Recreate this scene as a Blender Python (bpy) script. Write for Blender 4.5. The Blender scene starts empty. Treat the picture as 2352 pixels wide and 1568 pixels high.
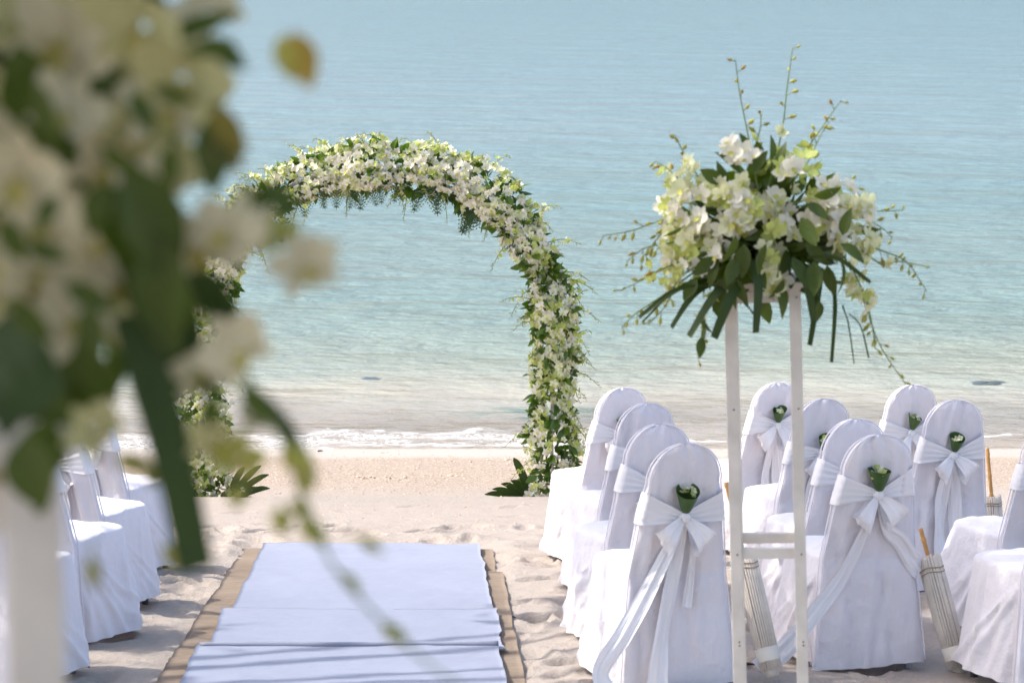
import bpy, math, random
import numpy as np
from mathutils import Vector, Matrix, Euler
rnd = random.Random(7)
nr = np.random.default_rng(11)
C = bpy.context.scene.collection
S = bpy.context.scene
R = math.radians

# ------------------------------------------------------------------ camera
PITCH = 9.31
CAM = Vector((0, 0, 1.8))
cam_d = bpy.data.cameras.new('camera'); cam = bpy.data.objects.new('camera', cam_d); C.objects.link(cam)
cam.location = CAM; cam.rotation_euler = (R(90-PITCH), 0, 0)
cam_d.lens = 85; cam_d.sensor_width = 36; cam_d.clip_start = .05; cam_d.clip_end = 9000
cam_d.dof.use_dof = True; cam_d.dof.focus_distance = 14.2; cam_d.dof.aperture_fstop = 6.0
S.camera = cam
# ------------------------------------------------------------------ light
SUN = Vector((-.60, .04, .78)).normalized()
w = bpy.data.worlds.new('World'); S.world = w; w.use_nodes = True
nt = w.node_tree; nt.nodes.clear()
sky = nt.nodes.new('ShaderNodeTexSky'); sky.sky_type = 'NISHITA'; sky.sun_disc = False
sky.sun_elevation = math.asin(SUN.z); sky.sun_rotation = math.atan2(SUN.x, SUN.y) % (2*math.pi)
sky.air_density = 1.0; sky.dust_density = 3.5; sky.ozone_density = 1.0
bg = nt.nodes.new('ShaderNodeBackground'); bg.inputs[1].default_value = .15
wo = nt.nodes.new('ShaderNodeOutputWorld')
nt.links.new(sky.outputs[0], bg.inputs[0]); nt.links.new(bg.outputs[0], wo.inputs[0])
sl = bpy.data.lights.new('sun', 'SUN'); sl.energy = 2.0; sl.angle = R(.5); sl.color = (1, .95, .87)
so = bpy.data.objects.new('sun', sl); C.objects.link(so); so.rotation_euler = SUN.to_track_quat('Z', 'Y').to_euler()
S.view_settings.view_transform = 'Standard'; S.view_settings.look = 'None'
S.view_settings.exposure = 1.28; S.view_settings.gamma = 1
try:
    S.cycles.max_bounces = 10; S.cycles.transparent_max_bounces = 12
except Exception: pass

# ------------------------------------------------------------------ picture -> place
SC = 4096/2352
_p = R(PITCH); FW = Vector((0, math.cos(_p), -math.sin(_p))); UP = Vector((0, math.sin(_p), math.cos(_p))); RT = Vector((1, 0, 0))
FPX = 85/36*2352
def ray(u, v): return (FW*FPX + RT*(u-1176) - UP*(v-784)).normalized()
def at(u, v, Y):
    d = ray(u, v); return CAM + d*(Y/d.y)
SLOPE = .1246
def at_h(u, v, h):                      # point h above the sloping terrace
    d = ray(u, v); t = (CAM.z-h)/(-d.z - SLOPE*d.y); return CAM + d*t

# ------------------------------------------------------------------ helpers
def vnoise(x, y, seed=0):
    xi = np.floor(x).astype(np.int64); yi = np.floor(y).astype(np.int64); fx = x-xi; fy = y-yi
    def h(a, b):
        n = (a*374761393 + b*668265263 + seed*974711) & 0xffffffff
        n = ((n ^ (n >> 13))*1274126177) & 0xffffffff
        return ((n ^ (n >> 16)) & 0xffff)/65535.0
    sx = fx*fx*(3-2*fx); sy = fy*fy*(3-2*fy)
    return (h(xi, yi)*(1-sx)+h(xi+1, yi)*sx)*(1-sy) + (h(xi, yi+1)*(1-sx)+h(xi+1, yi+1)*sx)*sy
def fbm(x, y, seed=0, o=4):
    s = 0; a = .5
    for i in range(o): s = s + a*(vnoise(x, y, seed+i*17)-.5); a *= .5; x = x*2.03+5.1; y = y*2.03+3.7
    return s
def sst(a, b, x):
    t = np.clip((x-a)/(b-a), 0, 1); return t*t*(3-2*t)

class MB:
    def __init__(s): s.V = []; s.F = []; s.M = []; s.n = 0
    def add(s, V, F, m=0):
        V = np.asarray(V, float).reshape(-1, 3); F = np.asarray(F, np.int64).reshape(-1, 4)
        s.V.append(V); s.F.append(F+s.n); s.n += len(V)
        s.M.append(np.full(len(F), m) if np.isscalar(m) else np.asarray(m))
    def inst(s, T, rot, loc, scale=1.0, mmap=None):
        V = (T[0]*scale) @ np.array(rot).T + np.array(loc)
        m = T[2] if mmap is None else np.array(mmap)[T[2]]
        s.add(V, T[1], m)
    def build(s, name, mats, parent=None, smooth=True, loc=None):
        me = bpy.data.meshes.new(name)
        V = np.concatenate(s.V); F = np.concatenate(s.F); M = np.concatenate(s.M)
        me.vertices.add(len(V)); me.vertices.foreach_set('co', V.astype(np.float32).ravel())
        me.loops.add(len(F)*4); me.loops.foreach_set('vertex_index', F.astype(np.int32).ravel())
        me.polygons.add(len(F)); me.polygons.foreach_set('loop_start', np.arange(0, len(F)*4, 4, dtype=np.int32))
        me.polygons.foreach_set('loop_total', np.full(len(F), 4, np.int32))
        if not isinstance(mats, (list, tuple)): mats = [mats]
        for m in mats: me.materials.append(m)
        me.polygons.foreach_set('material_index', M.astype(np.int32))
        me.polygons.foreach_set('use_smooth', np.full(len(F), smooth))
        me.update(calc_edges=True); me.validate()
        o = bpy.data.objects.new(name, me); C.objects.link(o)
        if parent: o.parent = parent
        if loc is not None: o.location = loc
        return o
def grid_faces(nu, nv, wrap_u=False):
    i = np.arange(nu if wrap_u else nu-1)[:, None]; j = np.arange(nv-1)[None, :]
    a = i*nv+j; b = ((i+1) % nu)*nv+j
    return np.stack([a, b, b+1, a+1], -1).reshape(-1, 4)
def tmesh(T, name, mats):
    m = MB(); m.add(*T); o = m.build(name, mats); me = o.data; bpy.data.objects.remove(o); return me
def cr(pts, n):                          # Catmull-Rom
    P = [np.array(p, float) for p in pts]; P = [2*P[0]-P[1]]+P+[2*P[-1]-P[-2]]
    out = []; k = len(P)-3
    for i in range(n):
        t = i/(n-1)*k; j = min(int(t), k-1); t -= j
        a, b, c, d = P[j:j+4]
        out.append(.5*((2*b)+(-a+c)*t+(2*a-5*b+4*c-d)*t*t+(-a+3*b-3*c+d)*t**3))
    return np.array(out)
def tube(path, rad, ns=6, cap=True):
    P = np.array(path, float); n = len(P); rad = np.broadcast_to(np.asarray(rad, float), (n,)).copy()
    T = np.gradient(P, axis=0); T /= np.linalg.norm(T, axis=1)[:, None]+1e-9
    ref = np.array([0, 0, 1.]) if abs(T[:, 2]).mean() < .8 else np.array([1., 0, 0])
    A = np.cross(T, ref); A /= np.linalg.norm(A, axis=1)[:, None]+1e-9; B = np.cross(T, A)
    if cap:
        P = np.vstack([P[:1], P, P[-1:]]); A = np.vstack([A[:1], A, A[-1:]]); B = np.vstack([B[:1], B, B[-1:]])
        rad = np.concatenate([[1e-4], rad, [1e-4]]); n += 2
    th = np.arange(ns)/ns*2*math.pi
    V = P[None]+rad[None, :, None]*(np.cos(th)[:, None, None]*A[None]+np.sin(th)[:, None, None]*B[None])
    return V.reshape(-1, 3), grid_faces(ns, n, True)
def box(c, s, rot=None):
    c = np.array(c, float); s = np.array(s, float)/2
    V = np.array([[x, y, z] for x in (-1, 1) for y in (-1, 1) for z in (-1, 1)])*s
    if rot is not None: V = V @ np.array(rot).T
    F = [[0, 1, 3, 2], [4, 6, 7, 5], [0, 4, 5, 1], [2, 3, 7, 6], [0, 2, 6, 4], [1, 5, 7, 3]]
    return V+c, F
def basis(nrm, roll=0, upv=(0, 0, 1)):   # columns x,y,z with z = normal
    z = Vector(nrm).normalized(); u = Vector(upv)
    if abs(z.dot(u)) > .97: u = Vector((1, 0, 0))
    x = u.cross(z).normalized(); y = z.cross(x)
    c, s = math.cos(roll), math.sin(roll)
    x2 = x*c+y*s; y2 = y*c-x*s
    return Matrix((x2, y2, z)).transposed()
def along(d, roll=0, up=(0, 0, 1)):      # columns with y = direction d
    y = Vector(d).normalized(); u = Vector(up)
    if abs(y.dot(u)) > .97: u = Vector((0, -1, 0))
    x = y.cross(u).normalized(); z = x.cross(y)
    c, s = math.cos(roll), math.sin(roll)
    return Matrix((x*c+z*s, y, z*c-x*s)).transposed()
def empty(name, loc=(0, 0, 0)):
    o = bpy.data.objects.new(name, None); C.objects.link(o); o.location = loc; o.empty_display_size = .1; return o
def tag(o, label=None, cat=None, group=None, kind=None):
    if label: o['label'] = label
    if cat: o['category'] = cat
    if group: o['group'] = group
    if kind: o['kind'] = kind
    return o
def link_mesh(name, me, M, parent):
    o = bpy.data.objects.new(name, me); C.objects.link(o); o.parent = parent; o.matrix_local = M; return o
def mat4(rot, loc, s=1.0):
    M = Matrix(rot).to_4x4() @ Matrix.Scale(s, 4); M.translation = Vector(loc); return M

# ------------------------------------------------------------------ materials
def newmat(name):
    m = bpy.data.materials.new(name); m.use_nodes = True; t = m.node_tree; t.nodes.clear()
    out = t.nodes.new('ShaderNodeOutputMaterial'); return m, t, out
def N(t, typ, **kw):
    n = t.nodes.new(typ)
    for k, v in kw.items():
        if k in n.inputs.keys(): n.inputs[k].default_value = v
        else: setattr(n, k, v)
    return n
def plain(name, col, rough=.7, spec=.4, sheen=0, var=.12, vscale=8, bump=0, bscale=60, bdist=.004, trans=0, tcol=None, objrand=False, metal=0):
    m, t, out = newmat(name)
    p = N(t, 'ShaderNodeBsdfPrincipled', Roughness=rough, Metallic=metal)
    p.inputs['Specular IOR Level'].default_value = spec
    if sheen: p.inputs['Sheen Weight'].default_value = sheen
    tc = N(t, 'ShaderNodeTexCoord'); no = N(t, 'ShaderNodeTexNoise', Scale=vscale, Detail=4)
    t.links.new(tc.outputs['Object'], no.inputs['Vector'])
    mp = N(t, 'ShaderNodeMapRange'); mp.inputs['To Min'].default_value = 1-var*1.6; mp.inputs['To Max'].default_value = 1+var*1.6
    t.links.new(no.outputs['Fac'], mp.inputs['Value'])
    mul = N(t, 'ShaderNodeVectorMath', operation='SCALE'); mul.inputs[0].default_value = col[:3]
    src = mp.outputs[0]
    if objrand:
        oi = N(t, 'ShaderNodeNewGeometry'); m2 = N(t, 'ShaderNodeMapRange'); m2.inputs['To Min'].default_value = 1-objrand; m2.inputs['To Max'].default_value = 1+objrand
        t.links.new(oi.outputs['Random Per Island'], m2.inputs['Value'])
        mm = N(t, 'ShaderNodeMath', operation='MULTIPLY'); t.links.new(src, mm.inputs[0]); t.links.new(m2.outputs[0], mm.inputs[1]); src = mm.outputs[0]
    t.links.new(src, mul.inputs['Scale']); t.links.new(mul.outputs[0], p.inputs['Base Color'])
    if bump:
        nb = N(t, 'ShaderNodeTexNoise', Scale=bscale, Detail=5); t.links.new(tc.outputs['Object'], nb.inputs['Vector'])
        b = N(t, 'ShaderNodeBump', Strength=bump, Distance=bdist); t.links.new(nb.outputs['Fac'], b.inputs['Height']); t.links.new(b.outputs[0], p.inputs['Normal'])
    if trans:
        tr = N(t, 'ShaderNodeBsdfTranslucent')
        m3 = N(t, 'ShaderNodeVectorMath', operation='MULTIPLY'); m3.inputs[1].default_value = (tcol or (1, 1, 1))[:3]
        t.links.new(mul.outputs[0], m3.inputs[0]); t.links.new(m3.outputs[0], tr.inputs['Color'])
        mx = N(t, 'ShaderNodeMixShader', Fac=trans); t.links.new(p.outputs[0], mx.inputs[1]); t.links.new(tr.outputs[0], mx.inputs[2]); t.links.new(mx.outputs[0], out.inputs[0])
    else: t.links.new(p.outputs[0], out.inputs[0])
    return m
M_cover = plain('white_cover_cloth', (.83, .785, .81), .85, .25, .2, .03, 3, .8, 5, bdist=.05, trans=.08)
M_seam = plain('white_seam', (.80, .755, .79), .8, .2, 0, .03)
M_satin = plain('white_satin', (.88, .85, .86), .28, .6, .2, .03, 5, .15, 14, trans=.06)
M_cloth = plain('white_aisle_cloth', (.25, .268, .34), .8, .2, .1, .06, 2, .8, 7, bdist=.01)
M_wood = plain('white_painted_wood', (.74, .67, .59), .5, .4, 0, .16, 12, .3, 40)
M_petal = plain('orchid_petal_white', (.86, .82, .71), .55, .35, .1, .05, 30, trans=.3, tcol=(1, 1, .93), objrand=.06)
M_cream = plain('orchid_petal_cream', (.82, .82, .58), .55, .35, .1, .06, 30, trans=.35, tcol=(1, 1, .7), objrand=.08)
M_lime = plain('orchid_petal_lime', (.60, .66, .22), .55, .35, .1, .1, 30, trans=.4, tcol=(1, 1, .5), objrand=.15)
M_throat = plain('orchid_throat', (.62, .60, .16), .6, .3, 0, .1, 30, trans=.2)
M_bud = plain('orchid_bud', (.42, .40, .08), .5, .4, 0, .15, 30, trans=.2, objrand=.25)
M_gold = plain('orchid_bud_gold', (.50, .33, .05), .5, .4, 0, .35, 30, trans=.3)
M_stem = plain('green_stem', (.15, .21, .045), .5, .4, 0, .2)
M_leaf = plain('glossy_leaf', (.075, .125, .014), .35, .5, 0, .25, 20, trans=.25, tcol=(1.5, 2.0, .6), objrand=.4)
M_fern = plain('fern_leaf', (.038, .082, .018), .5, .4, 0, .2, 20, trans=.2, objrand=.3)
M_strap = plain('strap_leaf', (.036, .060, .012), .5, .3, 0, .2, 12, trans=.12, tcol=(1.5, 2, .6), objrand=.25)
M_paper = plain('parasol_paper', (.70, .62, .53), .8, .2, 0, .22, 14, .4, 60, objrand=.16)
M_bamboo = plain('bamboo', (.50, .25, .07), .4, .5, 0, .25, 30)
M_twine = plain('twine', (.40, .30, .19), .8, .2, 0, .2, 40)
M_metal = plain('chair_leg_metal', (.35, .42, .5), .35, .5, 0, .1, 10, metal=.7)
M_dkmetal = plain('chair_leg_dark', (.05, .045, .04), .5, .5, 0, .1, 10)
M_twig = plain('dead_twig', (.09, .06, .045), .9, .2, 0, .3, 20)
M_stone = plain('coral_pebble', (.60, .46, .36), .9, .2, 0, .2, 30, objrand=.35)
M_rock = plain('wet_rock', (.06, .075, .07), .35, .5, 0, .4, 6, .8, 14)
M_bark = plain('tree_bark', (.14, .11, .08), .9, .2, 0, .4, 6, .9, 20)
M_treeleaf = plain('tree_leaf', (.055, .10, .03), .5, .4, 0, .2, 5, trans=.3, tcol=(1.3, 1.8, .6), objrand=.4)

# jute with weave
m, t, out = newmat('brown_jute'); M_jute = m
tc = N(t, 'ShaderNodeTexCoord'); p = N(t, 'ShaderNodeBsdfPrincipled', Roughness=.95); p.inputs['Specular IOR Level'].default_value = .1
mpv = N(t, 'ShaderNodeMapping'); mpv.inputs['Scale'].default_value = (8, 90, 8); t.links.new(tc.outputs['Object'], mpv.inputs[0])
n1 = N(t, 'ShaderNodeTexNoise', Scale=1.5, Detail=4); t.links.new(mpv.outputs[0], n1.inputs['Vector'])
n2 = N(t, 'ShaderNodeTexNoise', Scale=3, Detail=3); t.links.new(tc.outputs['Object'], n2.inputs['Vector'])
r = N(t, 'ShaderNodeValToRGB'); r.color_ramp.elements[0].position = .3; r.color_ramp.elements[0].color = (.18, .135, .10, 1); r.color_ramp.elements[1].position = .7; r.color_ramp.elements[1].color = (.30, .24, .185, 1)
ma = N(t, 'ShaderNodeMix', data_type='FLOAT'); ma.inputs[0].default_value = .4; t.links.new(n1.outputs['Fac'], ma.inputs[2]); t.links.new(n2.outputs['Fac'], ma.inputs[3])
t.links.new(ma.outputs[0], r.inputs[0]); t.links.new(r.outputs[0], p.inputs['Base Color'])
b = N(t, 'ShaderNodeBump', Strength=.8, Distance=.006); t.links.new(n1.outputs['Fac'], b.inputs['Height']); t.links.new(b.outputs[0], p.inputs['Normal']); t.links.new(p.outputs[0], out.inputs[0])

# sand
SEA_Z = -2.70
m, t, out = newmat('beach_sand'); M_sand = m
geo = N(t, 'ShaderNodeNewGeometry'); sep = N(t, 'ShaderNodeSeparateXYZ'); t.links.new(geo.outputs['Position'], sep.inputs[0])
def noise(sc, det=5, rough=.55, vec=None):
    n = N(t, 'ShaderNodeTexNoise', Scale=sc, Detail=det, Roughness=rough); t.links.new(vec or geo.outputs['Position'], n.inputs['Vector']); return n.outputs['Fac']
def math_(op, a, b=None, c=None):
    n = N(t, 'ShaderNodeMath', operation=op)
    for i, x in enumerate((a, b, c)):
        if x is None: continue
        if isinstance(x, (int, float)): n.inputs[i].default_value = x
        else: t.links.new(x, n.inputs[i])
    return n.outputs[0]
def mrange(v, a, b, c=0., d=1., smooth=True):
    n = N(t, 'ShaderNodeMapRange'); n.interpolation_type = 'SMOOTHSTEP' if smooth else 'LINEAR'
    n.inputs[1].default_value = a; n.inputs[2].default_value = b; n.inputs[3].default_value = c; n.inputs[4].default_value = d
    t.links.new(v, n.inputs[0]); return n.outputs[0]
def mixc(f, a, b):
    n = N(t, 'ShaderNodeMix', data_type='RGBA')
    if isinstance(f, (int, float)): n.inputs[0].default_value = f
    else: t.links.new(f, n.inputs[0])
    for i, x in ((6, a), (7, b)):
        if isinstance(x, tuple): n.inputs[i].default_value = (*x[:3], 1)
        else: t.links.new(x, n.inputs[i])
    return n.outputs[2]
Yw = math_('ADD', sep.outputs[1], mrange(noise(.6, 4), 0, 1, -.9, .9, False))
fine = noise(140, 4, .7); mid = noise(9, 5); speck = noise(55, 2, .5)
c = mixc(mid, (.31, .262, .226), (.395, .34, .295))
c = mixc(mrange(fine, .35, .7), c, mixc(.5, c, (.43, .385, .34)))
coarse = math_('MULTIPLY', mrange(Yw, 17.4, 18.8), mrange(Yw, 21.6, 20.6))
c = mixc(math_('MULTIPLY', coarse, .9), c, mixc(mrange(speck, .4, .62), (.28, .21, .155), (.43, .36, .295)))
c = mixc(mrange(speck, .70, .76, 0, .6), c, (.26, .17, .12))
zw = math_('ADD', sep.outputs[2], mrange(noise(1.2, 4), 0, 1, -.035, .035, False))
wet = mrange(zw, SEA_Z+.115, SEA_Z+.05)
c = mixc(math_('MULTIPLY', wet, .75), c, (.50, .41, .335))
p = N(t, 'ShaderNodeBsdfPrincipled'); t.links.new(c, p.inputs['Base Color'])
t.links.new(mrange(wet, 0, 1, .92, .28), p.inputs['Roughness']); t.links.new(mrange(wet, 0, 1, .15, .5), p.inputs['Specular IOR Level'])
hgt = math_('ADD', math_('MULTIPLY', fine, .25), math_('ADD', noise(38, 5, .6), math_('MULTIPLY', mid, .6)))
b = N(t, 'ShaderNodeBump', Distance=.022); t.links.new(hgt, b.inputs['Height']); t.links.new(mrange(wet, 0, 1, .65, .08), b.inputs['Strength'])
t.links.new(b.outputs[0], p.inputs['Normal']); t.links.new(p.outputs[0], out.inputs[0])

# sea
m, t, out = newmat('sea_water'); M_sea = m
geo = N(t, 'ShaderNodeNewGeometry'); sep = N(t, 'ShaderNodeSeparateXYZ'); t.links.new(geo.outputs['Position'], sep.inputs[0])
def stretched(sx, sy, off=0):
    n = N(t, 'ShaderNodeMapping'); n.inputs['Scale'].default_value = (sx, sy, 1); n.inputs['Location'].default_value = (off, off*.7, 0)
    n.inputs['Rotation'].default_value = (0, 0, R(4)); t.links.new(geo.outputs['Position'], n.inputs[0]); return n.outputs[0]
Y = math_('ADD', sep.outputs[1], mrange(noise(.35, 4), 0, 1, -1.6, 1.6, False))
r = N(t, 'ShaderNodeValToRGB'); L = math_('LOGARITHM', Y, 10)
t.links.new(mrange(L, math.log10(21), math.log10(210), 0, 1, False), r.inputs[0])
els = [(0, (.68, .54, .42)), (.035, (.50, .42, .33)), (.07, (.34, .33, .26)), (.10, (.24, .275, .225)), (.15, (.19, .255, .225)), (.215, (.17, .245, .235)), (.31, (.155, .245, .25)), (.47, (.17, .26, .29)), (.65, (.14, .235, .275)), (1, (.09, .19, .235))]
cr_ = r.color_ramp; cr_.elements[0].position = els[0][0]; cr_.elements[0].color = (*els[0][1], 1); cr_.elements[1].position = 1; cr_.elements[1].color = (*els[-1][1], 1)
for pz, cc in els[1:-1]: e = cr_.elements.new(pz); e.color = (*cc, 1)
body = r.outputs[0]
big = noise(1, 4, .5, stretched(.05, .22, 3))
body = mixc(mrange(big, .35, .65, 0, .28), body, (.13, .25, .27))
# weed patch seen through shallow water
wx = math_('DIVIDE', math_('SUBTRACT', sep.outputs[0], .35), .95); wy = math_('DIVIDE', math_('SUBTRACT', sep.outputs[1], 23.1), .45)
wd = math_('ADD', math_('MULTIPLY', wx, wx), math_('MULTIPLY', wy, wy))
weed = math_('MULTIPLY', mrange(wd, 1.3, .2), mrange(noise(1, 4, .6, stretched(2.5, 9, 1)), .38, .58))
body = mixc(math_('MULTIPLY', weed, .75), body, (.10, .22, .17))
h1 = noise(1, 4, .6, stretched(3.2, 5.5)); h2 = noise(1, 3, .5, stretched(.9, 1.7, 9)); h3 = noise(1, 3, .5, stretched(.2, .45, 5))
hh = math_('ADD', math_('MULTIPLY', h1, .13), math_('ADD', math_('MULTIPLY', h2, .24), math_('MULTIPLY', h3, .6)))
calm = mrange(sep.outputs[1], 21.5, 28, .3, 1)
b = N(t, 'ShaderNodeBump', Distance=1.0); t.links.new(hh, b.inputs['Height']); t.links.new(calm, b.inputs['Strength'])
p = N(t, 'ShaderNodeBsdfPrincipled', Roughness=.10, IOR=1.33); p.inputs['Specular IOR Level'].default_value = .36; t.links.new(body, p.inputs['Base Color']); t.links.new(b.outputs[0], p.inputs['Normal'])
# foam
Yf = math_('ADD', sep.outputs[1], math_('ADD', mrange(noise(1.1, 3), 0, 1, -.55, .55, False), math_('MULTIPLY', sep.outputs[0], -.10)))
def band(c0, w0): return mrange(math_('ABSOLUTE', math_('SUBTRACT', Yf, c0)), w0, 0)
fo = N(t, 'ShaderNodeTexVoronoi', Scale=15, feature='DISTANCE_TO_EDGE'); 
fm = N(t, 'ShaderNodeMapping'); fm.inputs['Scale'].default_value = (1, 1.5, 1); t.links.new(geo.outputs['Position'], fm.inputs[0])
fd = N(t, 'ShaderNodeVectorMath', operation='ADD'); nn = N(t, 'ShaderNodeTexNoise', Scale=6, Detail=3); t.links.new(fm.outputs[0], nn.inputs['Vector'])
ns_ = N(t, 'ShaderNodeVectorMath', operation='SCALE'); ns_.inputs['Scale'].default_value = .25; t.links.new(nn.outputs['Color'], ns_.inputs[0])
t.links.new(fm.outputs[0], fd.inputs[0]); t.links.new(ns_.outputs[0], fd.inputs[1]); t.links.new(fd.outputs[0], fo.inputs['Vector'])
lace = mrange(fo.outputs['Distance'], .13, .02)
patch = mrange(noise(1, 3, .6, stretched(1.2, 3, 2)), .38, .55)
xs = mrange(sep.outputs[0], 1.6, -1.0, .12, 1)
foam = math_('MULTIPLY', math_('MULTIPLY', band(21.95, .55), lace), math_('MULTIPLY', patch, xs))
edge = math_('MULTIPLY', band(22.35, .09), math_('MULTIPLY', mrange(noise(5, 3), .4, .55), xs))
edge2 = math_('MULTIPLY', band(21.62, .10), math_('MULTIPLY', mrange(noise(4, 3), .38, .5), .9))
foam = math_('MINIMUM', math_('ADD', foam, math_('MULTIPLY', math_('ADD', edge, edge2), .45)), .85)
fb = N(t, 'ShaderNodeBsdfDiffuse'); fb.inputs[0].default_value = (.82, .82, .82, 1)
tr = N(t, 'ShaderNodeBsdfTransparent'); tr.inputs[0].default_value = (.93, .95, .93, 1)
gl = N(t, 'ShaderNodeBsdfGlossy', Roughness=.08); t.links.new(b.outputs[0], gl.inputs['Normal'])
fr = N(t, 'ShaderNodeFresnel', IOR=1.33); t.links.new(b.outputs[0], fr.inputs['Normal'])
thin = N(t, 'ShaderNodeMixShader'); t.links.new(fr.outputs[0], thin.inputs[0]); t.links.new(tr.outputs[0], thin.inputs[1]); t.links.new(gl.outputs[0], thin.inputs[2])
mx = N(t, 'ShaderNodeMixShader'); t.links.new(mrange(Y, 21.6, 25.0, .25, 1), mx.inputs[0]); t.links.new(thin.outputs[0], mx.inputs[1]); t.links.new(p.outputs[0], mx.inputs[2])
m2 = N(t, 'ShaderNodeMixShader'); t.links.new(foam, m2.inputs[0]); t.links.new(mx.outputs[0], m2.inputs[1]); t.links.new(fb.outputs[0], m2.inputs[2]); t.links.new(m2.outputs[0], out.inputs[0])

# ------------------------------------------------------------------ terrain
LIP = 16.95
prng = np.random.default_rng(5)
PRINTS = []
for k in range(560):
    x = prng.uniform(-3.8, 4.3); y = prng.uniform(8.6, 15.3)
    PRINTS.append((x, y, prng.uniform(.045, .075), prng.uniform(.10, .15), prng.uniform(0, math.pi), prng.uniform(.012, .032)))
for k in range(50):
    PRINTS.append((prng.uniform(-3.5, 4), prng.uniform(15.3, 20.0), prng.uniform(.04, .06), prng.uniform(.09, .13), prng.uniform(0, math.pi), prng.uniform(.005, .012)))
def carpet_mask(x, y):
    f = (14.35-y)/(14.35-10); l = -1.60+.13*f; r_ = -.12+.17*f
    return sst(l-.10, l+.06, x)*sst(r_+.10, r_-.06, x)*sst(14.55, 14.3, y)
def base_h(x, y):
    z = -SLOPE*y
    lip = LIP+.02*np.sin(x*1.3)
    after = -SLOPE*LIP-.085-.112*(y-LIP)
    k = sst(lip, lip+.35, y); z = z*(1-k)+after*k
    z = z+.004*np.exp(-((y-lip+.08)/.2)**2)
    return z
def beach_h(x, y, prints=True):
    x = np.asarray(x, float); y = np.asarray(y, float)
    z = base_h(x, y)
    rough = sst(16.0, 14.4, y)*.85+.15*sst(20.5, 19.5, y)
    d = fbm(x*.7, y*.7, 3)*.05*sst(16.3, 15, y) + (fbm(x*3.1, y*3.1, 9, 5)*.055+np.abs(fbm(x*6.3, y*6.3, 21, 4))*.03)*rough
    if prints:
        for (px, py, a, b_, th, dp) in PRINTS:
            m_ = (abs(x-px) < b_*2.3) & (abs(y-py) < b_*2.3)
            if not m_.any(): continue
            dx = x[m_]-px; dy = y[m_]-py; c_, s_ = math.cos(th), math.sin(th)
            q = np.sqrt(((dx*c_+dy*s_)/a)**2+((-dx*s_+dy*c_)/b_)**2)
            d[m_] += -1.4*dp*np.exp(-(q**3)*.9)+dp*.55*np.exp(-((q-1.35)/.32)**2)
    d = d*(1-carpet_mask(x, y)) - .012*carpet_mask(x, y)
    return z+d
xs_ = np.unique(np.concatenate([np.linspace(-400, -40, 10), np.linspace(-40, -6, 20), np.linspace(-6, -3.5, 20), np.arange(-3.5, 4.3, .021), np.linspace(4.3, 7, 20), np.linspace(7, 40, 20), np.linspace(40, 400, 10)]))
ys_ = np.unique(np.concatenate([np.linspace(-60, -4, 12), np.linspace(-4, 8.8, 40), np.arange(8.8, 15.6, .021), np.arange(15.6, 17.6, .025), np.arange(17.6, 23, .06), np.linspace(23, 40, 20), np.linspace(40, 500, 20)]))
X, Yg = np.meshgrid(xs_, ys_, indexing='ij')
Z = beach_h(X.ravel(), Yg.ravel()).reshape(X.shape); Z = np.maximum(Z, -14-.001*Yg)
g = MB(); g.add(np.stack([X, Yg, Z], -1), grid_faces(len(xs_), len(ys_)))
o = g.build('beach', M_sand); tag(o, kind='structure')
def gz(x, y): return float(beach_h(np.array([x]), np.array([y]))[0])
# sea sheet
xs2 = np.array([-4000, -400, -40, 0, 40, 400, 4000.]); ys2 = np.array([20.2, 24, 30, 60, 200, 1000, 8000.])
X, Y2 = np.meshgrid(xs2, ys2, indexing='ij'); g = MB(); g.add(np.stack([X, Y2, np.full_like(X, SEA_Z)], -1), grid_faces(7, 7))
tag(g.build('sea', M_sea), kind='structure')

# ------------------------------------------------------------------ aisle runner
def sheet(name, mat, corner, lift, label, cat, group, wr=.004, seed=0, edge=.01, nx=60, parent=None):
    # corner(f,side) with f 0 far .. 1 near
    (lf, rf, yf), (ln, rn, yn) = corner
    ny = max(20, int(abs(yf-yn)*26))
    s = np.linspace(0, 1, nx); f = np.linspace(0, 1, ny)
    SS, FF = np.meshgrid(s, f, indexing='ij')
    l = lf+(ln-lf)*FF; r_ = rf+(rn-rf)*FF
    l = l+edge*fbm(FF*9+seed, FF*0+.5, seed)*3; r_ = r_+edge*fbm(FF*9+seed+40, FF*0+.5, seed)*3
    x = l+(r_-l)*SS; y = yf+(yn-yf)*FF+edge*2*fbm(SS*5, FF*0+seed, seed+3)
    z = base_h(x, y)+lift
    z = z+wr*1.5*fbm(x*1.2, y*14, seed+5, 3)+wr*4*np.clip(fbm(x*.8+y*.6, y*4, seed+8, 3)-.05, 0, 1)+wr*2*fbm(x*5+y, y*3, seed+2, 3)
    top = np.stack([x, y, z], -1); bot = np.stack([x, y, z-.005], -1)
    g = MB(); n = nx*ny; F = grid_faces(nx, ny)
    idx = np.arange(n).reshape(nx, ny); loop = np.concatenate([idx[:, 0], idx[-1, 1:], idx[-2::-1, -1], idx[0, -2:0:-1]])
    q = np.stack([loop, np.roll(loop, -1), np.roll(loop, -1)+n, loop+n], -1)
    g.add(np.concatenate([top.reshape(-1, 3), bot.reshape(-1, 3)]), np.concatenate([F, F[:, ::-1]+n, q]))
    o = g.build(name, mat, parent); tag(o, label, cat, group); return o
def lr(y):                                 # cloth left/right x at Y
    f = (14.3-y)/4.3; return -1.49+.165*f, -.20+.17*f
sheet('jute_mat', M_jute, ((-1.60, -.115, 14.0), (-1.57, -.085, 12.8)), .002, 'short far brown jute mat under the white aisle cloth towards the arch', 'mat', 'jute mats under the aisle cloth', wr=.012, seed=1, edge=.012)
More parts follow.
